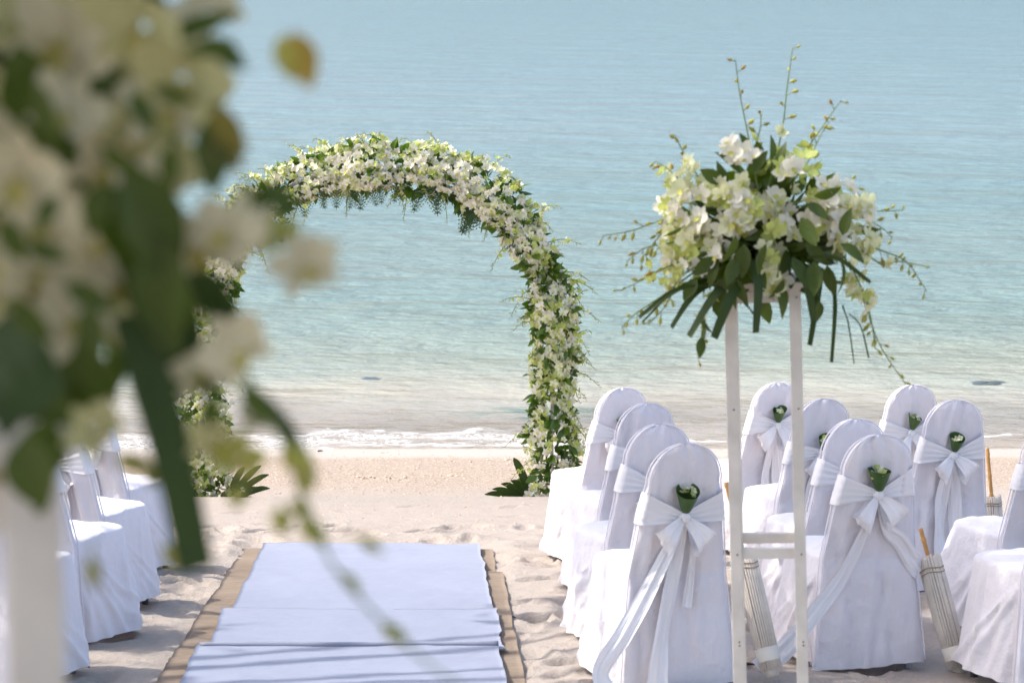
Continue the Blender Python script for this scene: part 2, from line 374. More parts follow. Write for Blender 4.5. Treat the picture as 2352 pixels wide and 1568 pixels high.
sheet('jute_mat', M_jute, ((-1.555, -.055, 12.9), (-1.40, .12, 7.5)), .012, 'long near brown jute mat showing along both sides of the white aisle cloth', 'mat', 'jute mats under the aisle cloth', wr=.012, seed=2, edge=.012)
a = lr(13.98); b_ = lr(11.30)
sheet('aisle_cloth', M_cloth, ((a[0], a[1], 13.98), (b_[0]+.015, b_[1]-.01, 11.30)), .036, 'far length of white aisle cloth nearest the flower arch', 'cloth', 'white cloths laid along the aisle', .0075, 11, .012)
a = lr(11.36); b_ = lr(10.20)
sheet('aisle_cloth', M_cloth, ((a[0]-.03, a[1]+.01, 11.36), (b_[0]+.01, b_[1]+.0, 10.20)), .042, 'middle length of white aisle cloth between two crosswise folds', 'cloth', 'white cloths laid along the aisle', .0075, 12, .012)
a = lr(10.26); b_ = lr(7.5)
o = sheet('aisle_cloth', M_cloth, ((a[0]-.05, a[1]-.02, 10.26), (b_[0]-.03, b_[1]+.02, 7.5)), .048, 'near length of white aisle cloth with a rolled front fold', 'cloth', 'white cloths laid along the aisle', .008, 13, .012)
def fold_roll(y, x0, x1, lift, seed, rad=.010):
    xx = np.linspace(x0, x1, 50); yy = y+.03*fbm(xx*2.2, xx*0, seed)*2; zz = base_h(xx, yy)+lift
    V, F = tube(np.stack([xx, yy, zz], -1), rad*(.5+.9*np.clip(fbm(xx*3, xx*0+2, seed+4)+.5, 0, 1)), 8); return V, F
g = MB(); V, F = fold_roll(10.23, lr(10.23)[0]-.03, lr(10.23)[1]-.02, .056, 4, .014); g.add(V, F); g.build('hem_fold', M_cloth, o)

# ------------------------------------------------------------------ banquet chairs
def outline_hw(z):
    z = np.asarray(z, float)
    hz = np.array([0, .15, .46, .60, .72, .80, .83]); hw = np.array([.278, .264, .228, .207, .190, .172, .165])
    w = np.interp(z, hz, hw)
    q = np.clip((z-.80)/.185, 0, 1); arc = .170*np.power(np.clip(1-q**2.35, 0, 1), 1/2.1)
    return np.where(z > .80, np.minimum(w, arc), w)
def back_y(z):
    z = np.asarray(z, float); return np.where(z > .46, -.225-.115*((z-.46)/.52), -.225-.03*np.clip((.46-z)/.42, 0, 1))
T2 = .026
def folds_field(s, h, lst):
    d = np.zeros_like(s)
    for (s0, k, w_, a, h0) in lst: d += a*np.exp(-((s-s0-k*h)/(w_*(.5+1.3*h)))**2)*sst(h0, h0+.25, h)
    return d
def chair_meshes(seed):
    q = np.random.default_rng(seed)
    # --- seat cover: skirt + seat top
    n_r = 150; nz = 30
    zs = np.linspace(.035, .455, nz); ang = np.linspace(0, 2*math.pi, n_r, endpoint=False)
    rings = []
    lst = []
    for k in range(15):
        lst.append((q.uniform(0, 1), q.uniform(-.10, .10), q.uniform(.006, .018), q.uniform(-.022, .028), q.uniform(-.2, .5)))
    for sgn, s0 in ((1, .385), (-1, .615)):           # gathers fanning from the back corners
        for k in range(6): lst.append((s0, -sgn*(.04+.05*k)*q.uniform(.85, 1.15), q.uniform(.005, .011), q.uniform(.008, .017), -.3+.05*k))
    for z in zs:
        h = (.455-z)/.425
        hw = .222+.050*h; yf = .265+.055*h; yb = -.215
        cy = (yf+yb)/2; hy = (yf-yb)/2; e = 5.0
        c_, s_ = np.sin(ang), np.cos(ang)                  # angle 0 at front
        rr = (np.abs(c_)**e+np.abs(s_)**e)**(-1/e)
        sN = ang/(2*math.pi)
        d = folds_field(sN, h, lst)*min(1, .08+h*4)+.022*fbm(sN*11, np.full_like(sN, h*2.5), seed)*(h+.2)
        back = sst(.12, .0, np.abs(sN-.5)-.06); d = d*(1-back)
        x = hw*c_*rr*1.0; y = cy+hy*s_*rr
        nx_, ny_ = c_*rr, s_*rr; nl = np.hypot(nx_, ny_); x = x+nx_/nl*d; y = y+ny_/nl*d
        hem = .024*fbm(sN*7, sN*0+seed % 7, seed+3)*(h > .9)
        rings.append(np.stack([x, y, np.full_like(x, z)+hem], -1))
    base = rings[-1]; cen = np.array([0, 0, 0])
    for k, (f, up) in enumerate(((.985, .012), (.95, .020), (.85, .027), (.65, .033), (.4, .036), (.15, .037), (.01, .037))):
        rg = base.copy(); rg[:, :2] *= f; rg[:, 2] = .455+up+.022*fbm(rg[:, 0]*11+seed, rg[:, 1]*6, seed+5)*(1 if f < .97 else .3); rings.append(rg)
    V = np.array(rings).transpose(1, 0, 2); g1 = MB(); g1.add(V, grid_faces(n_r, len(rings), True))
    # --- back cover sleeve
    zz = np.concatenate([np.linspace(.03, .78, 44), .80+.183*np.sin(np.linspace(0, .5, 16)*math.pi)])
    np_ = 26; V = []
    bl = [(q.uniform(-.2, .2), q.uniform(-.25, .25), q.uniform(.010, .03), q.uniform(-.013, .013)) for _ in range(16)]
    for z in zz:
        w_ = max(float(outline_hw(z)), .004); yc = float(back_y(z)); th = T2*(1 if z < .9 else max(.25, math.sqrt(max(0, 1-((z-.9)/.086)**2))))
        xb = np.linspace(-1, 1, np_)*w_
        cr_ = np.sqrt(np.clip(1-(np.abs(xb/w_))**8, 0, 1))
        d = sum(a*np.exp(-((xb-x0-k*(z-.5))/ww)**2) for x0, k, ww, a in bl)+.022*fbm(xb*7+seed, np.full_like(xb, z*5), seed+9)
        d = d + -.006*math.exp(-((z-.455)/.012)**2)*0 + .004*np.tanh((z-.45)/.012)
        d = d + .007*np.sin((xb/w_)*9+seed)*float(sst(.93, .99, z))
        yb = yc-th*cr_+d*cr_; yf = yc+th*cr_
        hem = .022*fbm(xb*6+seed, xb*0, seed)*(z < .05)
        V.append(np.concatenate([np.stack([xb, yb, z+hem], -1), np.stack([xb[::-1], yf[::-1], z+hem], -1)]))
    V = np.array(V).transpose(1, 0, 2); g2 = MB(); g2.add(V, grid_faces(2*np_, len(zz), True))
    # --- piping
    g3 = MB()
    for sg in (-1, 1):
        zc = np.concatenate([np.linspace(.04, .80, 40), .80+.184*np.sin(np.linspace(.02, .5, 22)*math.pi)])
        xl = outline_hw(zc); th = T2*np.where(zc < .9, 1, np.sqrt(np.clip(1-((zc-.9)/.086)**2, .06, 1)))
        yy = back_y(zc)+sg*th*.82
        wob = .003*fbm(zc*40, zc*0, seed+sg+3)
        Lf = np.stack([-xl*.985+wob, yy, zc+wob], -1); Rt = np.stack([xl*.985-wob, yy, zc+wob], -1)[::-1]
        V, F = tube(np.vstack([Lf, Rt[1:]]), .0034, 6); g3.add(V, F)
    return g1, g2, g3
def ribbon(path, wdir, width, ns=9, seed=0, rip=.006, thick=0):
    P = np.array(path); n = len(P); W = np.array(wdir, float); 
    if W.ndim == 1: W = np.broadcast_to(W, (n, 3))
    W = W/np.linalg.norm(W, axis=1)[:, None]; width = np.broadcast_to(width, (n,))
    T = np.gradient(P, axis=0); T /= np.linalg.norm(T, axis=1)[:, None]+1e-9
    Nn = np.cross(T, W); Nn /= np.linalg.norm(Nn, axis=1)[:, None]+1e-9
    s = np.linspace(-.5, .5, ns); tt = np.linspace(0, 1, n)
    TT, SS = np.meshgrid(tt, s, indexing='ij')
    off = rip*(np.sin(SS*11+TT*7+seed)+.8*np.sin(SS*23+seed*2+TT*3))*.6+rip*2*fbm(TT*6+seed, SS*1.5, int(seed)+3)
    V = P[:, None, :]+W[:, None, :]*(SS*width[:, None])[..., None]+Nn[:, None, :]*off[..., None]
    return V.reshape(-1, 3), grid_faces(n, ns)
def by(z): return float(back_y(z))-T2
def make_sash(root, seed, zk, tails, xk=0.0):
    q = np.random.default_rng(seed+100)
    sash = empty('sash'); sash.parent = root
    # band
    pts = []; W = 110; ns = 12
    sp = np.linspace(-1, 1, W); V = []
    rise_l = q.uniform(.0, .04); rise_r = q.uniform(.01, .06)
    wl = q.uniform(.11, .135)
    for s in sp:
        a = abs(s); rise = rise_l if s < 0 else rise_r
        ze = zk+rise; hwz = float(outline_hw(ze))+.006
        k = min(a/.62, 1)
        if a <= .62: x = math.copysign(k*hwz, s); fr = 0
        else: x = None; fr = (a-.62)/.38
        wd = .026+(wl-.026)*(k**.75)
        zc = zk+rise*k**1.1
        for j in range(ns):
            u = j/(ns-1)-.5; z = zc+u*wd
            if x is not None:
                hw2 = float(outline_hw(z))+.006
                xx = xk*(1-k)+math.copysign(k*hw2, s)
                pl = .0055*math.sin(u*24+seed+k*2)*(1-.45*k)+.004*math.sin(u*47+2*seed)*(1-k)
                yy = by(z)-.009-.012*(1-k)**2+pl+ (T2*.9)*max(0, (k-.9)/.1)**2
            else:
                hw2 = float(outline_hw(z))+.006; ph = fr
                if ph < .3: xx = math.copysign(hw2, s); yy = by(z)+T2*.9+ph/.3*T2*1.2
                else: xx = math.copysign(hw2*(1-(ph-.3)/.7), s); yy = by(z)+2*T2+.007
            V.append((xx, yy, z))
    g = MB(); g.add(V, grid_faces(W, ns)); g.build('band', M_satin, sash)
    kn = np.array([xk, by(zk)-.022, zk])
    # knot
    th, ph = np.meshgrid(np.linspace(0, 2*math.pi, 20, endpoint=False), np.linspace(.02, math.pi-.02, 12), indexing='ij')
    rr = 1+.12*np.sin(th*5); V = np.stack([.024*np.sin(ph)*np.cos(th)*rr, .019*np.sin(ph)*np.sin(th)*rr, .022*np.cos(ph)], -1)+kn
    g = MB(); g.add(V, grid_faces(20, 12, True)); g.build('knot', M_satin, sash)
    # loops
    for sd in (-1, 1):
        Lx = q.uniform(.12, .15); an = R(q.uniform(26, 50)); n = 36; P = []; Wd = []; ww = []
        dx = np.array([sd*math.cos(an), 0, -math.sin(an)]); dz = np.array([sd*math.sin(an), 0, math.cos(an)])
        for i in range(n):
            tt = i/(n-1); s_ = math.sin(math.pi*tt)
            P.append(kn+dx*Lx*s_**.8+np.array([0, -.036*math.sin(2*math.pi*tt)-.014*s_, 0])+dz*(.020*math.cos(math.pi*tt)*s_-.02*s_))
            Wd.append(dz*1.0+dx*.28*math.cos(math.pi*tt)+np.array([0, -.35*math.cos(math.pi*tt), 0])); ww.append(.020+.088*s_**.6)
        V, F = ribbon(P, Wd, np.array(ww), 12, seed+sd, .0045)
        g = MB(); g.add(V, F); g.build('bow_loop', M_satin, sash)
    for i, pts in enumerate(tails):
        pts = pts[0]
        P = cr([tuple(kn+np.array([0, .004, -.005]))]+[(x+xk, by(max(z, .03))-yo, z) for x, yo, z in pts], 60)
        T = np.gradient(P, axis=0); T /= np.linalg.norm(T, axis=1)[:, None]; nb = np.array([0, -1, .12])
        pr = np.cross(T, nb); pr /= np.linalg.norm(pr, axis=1)[:, None]
        tt = np.linspace(0, 1, 60); tw = .45*np.sin(tt*5+seed+i*2)*(tt > .05); wd = pr*np.cos(tw)[:, None]+nb*np.sin(tw)[:, None]
        width = (.024+.052*np.clip(tt/.45, 0, 1)**.8+.018*sst(.6, 1, tt))*(1 if i < 2 else .45)
        V, F = ribbon(P, wd, width, 12, seed*1.7+i*2.3, .006)
        g = MB(); g.add(V, F); g.build('tail', M_satin, sash)
    return kn
STRAIGHT = [([(.02, .02, .58), (.035, .022, .42), (.04, .03, .25), (.03, .035, .14)], [(1, .1, 0), (1, -.3, 0), (.9, .3, 0)]),
            ([(-.03, .02, .60), (-.05, .025, .45), (-.06, .03, .30), (-.05, .04, .2)], [(1, 0, 0), (.9, .4, 0), (1, -.2, 0)])]
SWEEP = [([(-.06, .025, .58), (-.16, .03, .40), (-.27, .03, .25), (-.37, .03, .12), (-.33, .06, .02)], [(1, .1, .4), (.8, .3, .6), (.4, .1, .9), (.55, 0, .8), (1, .2, .5)]),
         ([(-.02, .02, .55), (-.06, .03, .36), (-.10, .04, .2), (-.13, .06, .04)], [(1, 0, .05), (.9, .4, .1), (1, -.2, .2)]),
         ([(.05, .015, .58), (.05, .02, .45), (.03, .02, .34)], [(1, 0, .0), (.5, .1, 0)])]
WIDE = [([(-.05, .025, .60), (-.14, .03, .42), (-.27, .03, .28), (-.40, .01, .14), (-.52, -.04, .04)], [(1, .1, .2), (.9, .2, .5), (.7, .1, .8), (.8, 0, .6), (.6, .1, .8)]),
        ([(.06, .02, .60), (.13, .025, .54), (.20, .02, .45), (.255, -.02, .40)], [(.5, 0, .9), (.5, .1, .9), (.7, .3, .6)])]
SHORT = [([(-.03, .02, .58), (-.06, .02, .44), (-.08, .03, .32)], [(1, .1, 0), (.9, .4, 0)]),
         ([(.04, .02, .58), (.02, .02, .42), (.05, .03, .25)], [(1, -.1, 0), (.8, .3, 0)])]
def make_chair(top_uv, Yt, yaw, seed, label, group, zk=.715, tails=STRAIGHT, tilt=2.5, dark_legs=False, roll=0):
    root = empty('banquet_chair'); tag(root, label, 'chair', group)
    g1, g2, g3 = chair_meshes(seed)
    g1.build('seat_cover', M_cover, root); g2.build('backrest_cover', M_cover, root); g3.build('piping', M_seam, root)
    for lx, ly in ((-.20, -.24), (.20, -.24), (-.19, .215), (.19, .215)):
        g = MB(); V, F = box((lx, ly, .11), (.024, .024, .42)); g.add(V, F); V, F = box((lx, ly, -.095), (.028, .028, .02)); g.add(V, F)
        g.build('leg', M_dkmetal if dark_legs else M_metal, root, smooth=False)
    make_sash(root, seed, zk, tails)
    pt = at(top_uv[0], top_uv[1], Yt)
    M = Matrix.Rotation(R(-tilt), 4, 'X') @ Matrix.Rotation(R(roll), 4, 'Y') @ Matrix.Rotation(R(yaw), 4, 'Z') @ Matrix.Diagonal((.945, .945, 1.05, 1))
    off = M @ Vector((0, -.34, .985))
    M.translation = pt-off
    M.translation.z = float(base_h(M.translation.x, M.translation.y))+.005
    root.matrix_world = M; root['_m'] = 0; del root['_m']
    return root, M

# ------------------------------------------------------------------ flower templates
def petal(L, W, base=.08, cup=.18, curl=.0, tip=1.0, nl=5, nw=3):
    tt = np.linspace(0, 1, nl); V = []
    for a in tt:
        w_ = W*(math.sin(math.pi*min(1, (a*.93+.05)**tip)))**.75*.5+.02
        if a == 1: w_ = W*.06
        for s in np.linspace(-1, 1, nw):
            V.append((s*w_, base+a*L, cup*(s*s)*w_+curl*a*a))
    return np.array(V), grid_faces(nl, nw)
def orchid_template(seed, openness=1.0):
    q = random.Random(seed); g = MB()
    for angd, L, W, mi in ((0, .88, .42, 0), (128, .85, .42, 0), (-128, .85, .42, 0), (66, .92, .80, 0), (-66, .92, .80, 0)):
        V, F = petal(L*q.uniform(.9, 1.08), W*q.uniform(.9, 1.1), cup=.35, curl=q.uniform(-.1, .35)*(1)+(1-openness)*.8, nl=5)
        c_, s_ = math.cos(R(angd+q.uniform(-6, 6))), math.sin(R(angd)); Rz = np.array([[c_, -s_, 0], [s_, c_, 0], [0, 0, 1]]); g.add(V @ Rz.T, F, mi)
    V, F = petal(.5, .42, base=0, cup=.9, curl=.25, nl=4); V[:, 1] *= -1; V[:, 2] += .10; g.add(V, F[:, ::-1], 1)
    return np.concatenate(g.V), np.concatenate(g.F), np.concatenate(g.M)
ORCH = [orchid_template(1), orchid_template(2), orchid_template(3, .6), orchid_template(4, .3)]
def leaf_template(bend=.25, W=.36, nl=6):
    V = []
    for a in np.linspace(0, 1, nl):
        w_ = W*.5*math.sin(math.pi*min(1, a**.85*.97+.02))**.9
        for s in (-1, 0, 1): V.append((s*w_, a, abs(s)*w_*.35-bend*a*a))
    V = np.array(V); return V, grid_faces(nl, 3), np.zeros((nl-1)*2, int)
LEAVES = [leaf_template(.25, .46), leaf_template(-.1, .52), leaf_template(.5, .42)]
def bud_template():
    V = []; nl = 6
    pr = [(0, .05), (.2, .6), (.45, 1), (.7, .7), (.9, .28), (1, .04)]
    for k in range(6):
        th = k/6*2*math.pi
        for a, r_ in pr: V.append((r_*.24*math.cos(th), a, r_*.24*math.sin(th)+.12*a*a))
    return np.array(V), grid_faces(6, 6, True), np.zeros(30, int)
BUD = bud_template()
def fern_template():
    g = MB(); n = 6
    for i in range(n):
        a = .12+i/n*.85; Lb = .52*(1-(a-.05))**.8
        for sd in (-1, 1):
            d = np.array([sd*.80, .60]); d /= np.linalg.norm(d); pn = np.array([-d[1], d[0]])
            k = max(3, int(5*Lb/.5))
            for j in range(k):
                b0 = (j+.6)/k; c_ = np.array([0, a])+d*Lb*b0; ll = .13*(1-b0*.7)*(.5+Lb)
                for s2 in (-1, 1):
                    dd = d*.55+pn*s2*.83; q0 = c_; q2 = c_+dd*ll; mid = c_+dd*ll*.55; sx = np.array([-dd[1], dd[0]])*ll*.34
                    P = [q0, mid+sx, q2, mid-sx]
                    g.add([(p_[0], p_[1], -.18*p_[1]**2-.12*abs(p_[0])) for p_ in P], [[0, 1, 2, 3]])
            tip = np.array([0, a])+d*Lb; sx = pn*.012; q0 = np.array([0, a])
            g.add([(p_[0], p_[1], -.18*p_[1]**2-.12*abs(p_[0])) for p_ in (q0-sx, q0+sx, tip+sx*.3, tip-sx*.3)], [[0, 1, 2, 3]])
    P = np.array([(0, s, -.18*s*s) for s in np.linspace(-.1, 1, 7)]); V, F = tube(P, .012, 4); g.add(V, F)
    return np.concatenate(g.V), np.concatenate(g.F), np.zeros(sum(len(f) for f in g.F), int)
FERN = fern_template()
PET3 = [[M_petal, M_throat], [M_cream, M_throat], [M_lime, M_throat]]
ORCH_ME = [[tmesh(T, 'orchid', mats) for T in ORCH] for mats in PET3]
LEAF_ME = [tmesh(T, 'leaf', M_leaf) for T in LEAVES]
M_leafd = plain('dark_leaf', (.055, .082, .011), .45, .4, 0, .25, 20, trans=.25, tcol=(1.9, 2.1, .4), objrand=.6)
LEAF_D = [tmesh(T, 'leaf', M_leafd) for T in LEAVES]
FERN_ME = tmesh(FERN, 'fern_frond', M_fern)
FMATS = [M_petal, M_cream, M_lime, M_throat, M_leaf, M_stem, M_bud, M_gold]
def spray(path, nb, bs, q, open_base=.35, bloom=.024, r0=.0022, mats=None, gold=.15):
    """arching orchid stem with buds towards the tip and small open blooms near its base"""
    g = MB(); P = cr(path, 22); V, F = tube(P, np.linspace(r0, r0*.45, 22), 5); g.add(V, F, 5)
    for k in range(nb):
        a = .12+.86*k/max(1, nb-1); i = a*21; j = min(int(i), 20); p_ = P[j]*(1-(i-j))+P[j+1]*(i-j); T = P[j+1]-P[j]; T /= np.linalg.norm(T)+1e-9
        side = Vector(T).cross(Vector((q.uniform(-1, 1), q.uniform(-1, 1), q.uniform(-1, 1)))).normalized()
        d = (side*.8+Vector(T)*.55+Vector((0, 0, -.15))).normalized(); pl = bs*q.uniform(.3, .9)*(1.2-a*.6); e = Vector(p_)+d*pl
        V, F = tube([p_, np.array(Vector(p_)*.4+e*.6), e], r0*.4, 4); g.add(V, F, 5)
        if a < open_base and bloom:
            T_ = ORCH[q.randrange(1, 4)]; ci = 1 if q.random() < .5 else 2
            g.inst(T_, basis(d+Vector((0, -.5, 0)), q.uniform(0, 6)), e, bloom*q.uniform(.8, 1.1), [ci, 3])
        else: g.inst(BUD, along(d, q.uniform(0, 6)), e-d*.1*bs, bs*q.uniform(.75, 1.1)*(1.15-.5*a), [7 if q.random() < gold else 6])
    return g

# ------------------------------------------------------------------ flower arch
YA = 17.30
arch = empty('flower_arch', tuple(at(868, 1165, YA))); tag(arch, 'tall round-topped arch covered in white and lime orchids on the beach by the water', 'flower arch')
A0 = arch.location.copy()
arch_px = [(1272, 1185), (1268, 1060), (1268, 950), (1270, 850), (1272, 750), (1262, 670), (1228, 590), (1185, 510), (1120, 440), (1035, 400), (930, 385), (830, 383), (740, 398), (650, 435), (570, 490), (520, 560), (495, 640), (478, 730), (464, 830), (462, 930), (470, 1040), (488, 1120), (495, 1185)]
spine = cr([tuple(at(u, v, YA)-A0) for u, v in arch_px], 400)
seg = np.r_[0, np.cumsum(np.linalg.norm(np.diff(spine, axis=0), axis=1))]; LEN = seg[-1]
def sp_at(s):
    p_ = np.array([np.interp(s, seg, spine[:, k]) for k in range(3)]); p2 = np.array([np.interp(min(s+.03, LEN), seg, spine[:, k]) for k in range(3)]); p0 = np.array([np.interp(max(s-.03, 0), seg, spine[:, k]) for k in range(3)])
    T = p2-p0; T /= np.linalg.norm(T); n1 = np.array([T[2], 0, -T[0]]); return p_, T, n1
for dy in (-.05, .05):
    V, F = tube(spine[::8]+np.array([0, dy, 0]), .013, 6); g = MB(); g.add(V, F); g.build('frame_hoop', M_wood, arch)
g = MB()
for s in np.arange(.15, LEN-.1, .3):
    p_, T, n1 = sp_at(s); V, F = tube([p_+np.array([0, -.06, 0]), p_+np.array([0, .06, 0])], .008, 5); g.add(V, F)
g.build('cross_bars', M_wood, arch)
# core foliage mass
q = random.Random(21); core = MB()
for k in range(2300):
    s = q.uniform(.02, LEN-.02); p_, T, n1 = sp_at(s); ph = q.uniform(0, 2*math.pi); rr = .12*math.sqrt(q.random())
    o_ = n1*math.cos(ph)+np.array([0, -1, 0])*math.sin(ph); d = Vector(o_)*.7+Vector((q.uniform(-1, 1), q.uniform(-1, 1), q.uniform(-1, 1)))*.8
    core.inst(LEAVES[q.randrange(3)], along(d, q.uniform(0, 6)), p_+o_*rr, q.uniform(.07, .11))
core_o = core.build('foliage', M_leaf, arch); core_o['kind'] = 'stuff'
items = []
def garl_r(s): return .160+.022*math.sin(s*2.3+1)+.02*math.sin(s*5.7)+.018*math.sin(s*13.1)
for k in range(3300):
    s = q.uniform(.03, LEN-.03); ph = q.gauss(math.pi/2, 1.15); p_, T, n1 = sp_at(s)
    o_ = n1*math.cos(ph)+np.array([0, -1, 0])*math.sin(ph); rr = garl_r(s)*q.uniform(.72, 1.12)
    nse = vnoise(np.array([s*2.3]), np.array([ph*1.3]), 5)[0]
    if nse < .27 and q.random() < .85: continue
    front = math.sin(ph)
    items.append((front+q.uniform(-.3, .3)*.3, s, ph, p_+o_*rr, o_))
items.sort(key=lambda a: -a[0]); sel = set(q.sample(range(min(1100, len(items))), 300))
extra = MB()
for i, (fr_, s, ph, pos, o_) in enumerate(items):
    n = Vector(o_)*.75+Vector((0, -.45, 0))+Vector((q.uniform(-.5, .5), q.uniform(-.4, .4), q.uniform(-.55, .35)))
    top = max(0, n.normalized().z)
    leftw = vnoise(np.array([s*1.1]), np.array([ph*.6]), 9)[0]
    pc = .46+.9*(leftw-.45)+.45*top; ci = 0
    if q.random() < pc: ci = 1 if q.random() < .6 else 2
    ti = q.choice([0, 1, 1, 0, 2]); sc_ = q.uniform(.022, .044)*(1 if ci < 2 else .85)
    rot = basis(n, q.uniform(-.9, .9))
    if i in sel: link_mesh('orchid', ORCH_ME[ci][ti], mat4(rot, pos, sc_), arch)
    else: extra.inst(ORCH[ti], rot, pos, sc_, [ci, 3])
e_ = extra.build('orchid_blooms', FMATS, arch); e_['kind'] = 'stuff'
# leaves in clusters at the rim
nleaf = 0; lf2 = MB()
for k in range(230):
    s = q.uniform(.05, LEN-.05); p_, T, n1 = sp_at(s)
    u_ = s/LEN; inner = q.random() < (.6 if .3 < u_ < .75 else .5)
    if .42 < u_ < .68 and inner and q.random() < .6: continue
    ph = (math.pi if inner else 0)+q.gauss(0, .55); ph = ph if q.random() < .75 else math.pi/2+q.gauss(0, .5)
    o_ = n1*math.cos(ph)-np.array([0, 1, 0])*abs(math.sin(ph)); c0 = p_+o_*garl_r(s)*.85
    for j in range(q.choice([1, 2, 3, 3])):
        d = Vector(o_)*.55+Vector((q.uniform(-.7, .7), -.25+q.uniform(-.3, .2), q.uniform(-1.0, .3)))
        M = along(d, q.uniform(0, 6)); sc_ = q.uniform(.075, .125)
        if nleaf < 300: link_mesh('leaf', LEAF_ME[q.randrange(3)], mat4(M, c0, sc_), arch); nleaf += 1
        else: lf2.inst(LEAVES[q.randrange(3)], M, c0, sc_)
lo_ = lf2.build('leaves', M_leaf, arch); lo_['kind'] = 'stuff'
# ferns hanging on the inside of the top
for (u, v, a, sz) in [(655, 500, -100, .20), (735, 440, -80, .15), (775, 435, -95, .16), (835, 430, -100, .19), (850, 435, -75, .15), (875, 430, -90, .14), (915, 425, -100, .15), (968, 435, -110, .19), (1000, 440, -85, .19), (985, 430, -70, .17), (1050, 435, -120, .14), (1090, 480, -115, .22), (1105, 495, -135, .20), (1078, 470, -95, .18), (700, 455, -90, .16), (812, 440, -105, .15), (760, 430, -110, .13)]:
    p_ = at(u, v-8, YA-.10)-A0; d = Vector((math.cos(R(a)), -.25, math.sin(R(a))))
    link_mesh('fern_frond', FERN_ME, mat4(along(d, q.uniform(-.5, .5), (0, -1, 0)), p_, sz*1.05), arch)
# sprays sticking out
for k in range(190):
    s = q.uniform(.1, LEN-.1); p_, T, n1 = sp_at(s); out_ = q.random() < .72
    o_ = n1*(1 if out_ else -1)*q.uniform(.5, 1)+np.array([0, -.6, 0])*q.random()
    tdir = T*(1 if p_[0] < 0 else -1)*q.choice([1, 1, -1])*.6
    c0 = p_+o_*.13; L_ = q.uniform(.12, .26)
    d = o_*.75+tdir*.6+np.array([q.uniform(-.3, .3), 0, q.uniform(-.2, .3)]); d /= np.linalg.norm(d)
    P = [c0, c0+d*L_*.45+np.array([0, 0, .01]), c0+d*L_*.8+np.array([0, 0, -.015]), c0+d*L_*1.05+np.array([0, 0, -.05])]
    spray(P, q.randint(7, 11), .024, q, .55, .024, .0034).build('flower_spray', FMATS, arch)
# palm-leaf tufts at the arch feet
def tuft(u, v, dirs, label, Y=YA-.05):
    b0 = at(u, v, Y); root = empty('leaf_tuft', tuple(b0)); tag(root, label, 'leaf tuft', 'pointed leaf tufts at the arch feet')
    root.location.z = float(base_h(b0.x, Y))+.0
    for a, L_, W_ in dirs:
        d = np.array([math.cos(R(a)), q.uniform(-.25, -.02), math.sin(R(a))*1.0]); 
        P = cr([(0, 0, 0), d*L_*.5, d*L_*.85+np.array([0, 0, -.02]), d*L_*1.05+np.array([0, 0, -.05])], 14)
        wdt = W_*np.sin(np.pi*np.clip(np.linspace(.12, 1, 14), 0, .995))**.7+.002
        V, F = ribbon(P, (-d[2], .2, d[0]), wdt, 5, q.uniform(0, 9), .001); g = MB(); g.add(V, F); g.build('leaf', M_strap, root)
tuft(1225, 1150, [(172, .34, .05), (160, .36, .05), (150, .33, .045), (138, .30, .05), (176, .26, .04), (183, .30, .04), (110, .40, .06), (125, .27, .05), (166, .22, .05)], 'dark pointed leaf tuft fanning out at the inner foot of the right arch leg')
tuft(1300, 1150, [(75, .33, .05), (60, .36, .045), (50, .33, .045), (40, .28, .04), (90, .35, .05), (66, .22, .05)], 'upright dark leaf tuft between the right arch leg and the first chair')
tuft(518, 1160, [(15, .26, .045), (28, .36, .045), (40, .40, .045), (52, .42, .045), (8, .25, .04), (66, .34, .05), (34, .30, .05)], 'dark pointed leaf tuft fanning out at the foot of the left arch leg')

# ------------------------------------------------------------------ chairs
def toY(v, h=1.03):                      # world Y of a point h above the ground slope seen in picture row v
    return at_h(1176, v, h).y
GA = 'white covered chairs right of the aisle'; GL = 'white covered chairs left of the aisle'
CH = []
spec = [  # u, v (2352 px of back top), yaw, seed, label, zk, tails
 ((1432, 886), 24, 31, 'white covered chair beside the right foot of the flower arch', .725, STRAIGHT),
 ((1487, 921), 22, 32, 'second white covered chair behind the sea-side one in the right row beside the aisle', .72, SHORT),
 ((1517, 968), 20, 33, 'third white covered chair along the right of the aisle, half hidden by the nearest one', .72, STRAIGHT),
 ((1578, 1012), 19, 34, 'nearest white covered chair beside the aisle, long sash tail sweeping onto the sand', .70, SWEEP),
 ((1788, 874), 22, 35, 'white covered chair crossed by the right post of the flower stand, nearest the sea', .745, STRAIGHT),
 ((1893, 911), 20, 36, 'white covered chair with a rolled leaf cone showing just right of the stand post', .715, SHORT),
 ((1968, 956), 19, 37, 'white covered chair whose bow is hidden behind the wide chair with a draped sash', .72, SHORT),
 ((2022, 991), 16, 38, 'near white covered chair whose sash tail drapes right over a leaning parasol', .74, WIDE),
 ((2098, 879), 18, 39, 'white covered chair farthest towards the sea in the right-hand row, under the hanging orchids', .72, SHORT),
 ((2196, 913), 12, 40, 'white covered chair with bamboo parasol handle at its right side', .71, STRAIGHT),
 ((2428, 962), 22, 41, 'white covered chair cut by the right edge, the farther of two', .72, STRAIGHT),
 ((2500, 1012), 20, 42, 'white covered chair cut by the right edge, the nearer of two', .70, SHORT),
]
for (uv, yaw, sd, lab, zk, tl) in spec:
    CH.append(make_chair(uv, toY(uv[1]), yaw, sd, lab, GA, zk, tl, dark_legs=sd in (31, 42, 41)))
lspec = [((188, 978), -24, 51, 'white covered chair left of the aisle nearest the arch, seat towards the sea'),
         ((118, 1012), -24, 52, 'second white covered chair from the sea in the row left of the aisle'),
         ((45, 1052), -24, 53, 'large white covered chair left of the aisle with skirt corner nearest the jute mat'),
         ((-100, 1095), -23, 54, 'white covered chair at the lower left edge, only its skirt in view')]
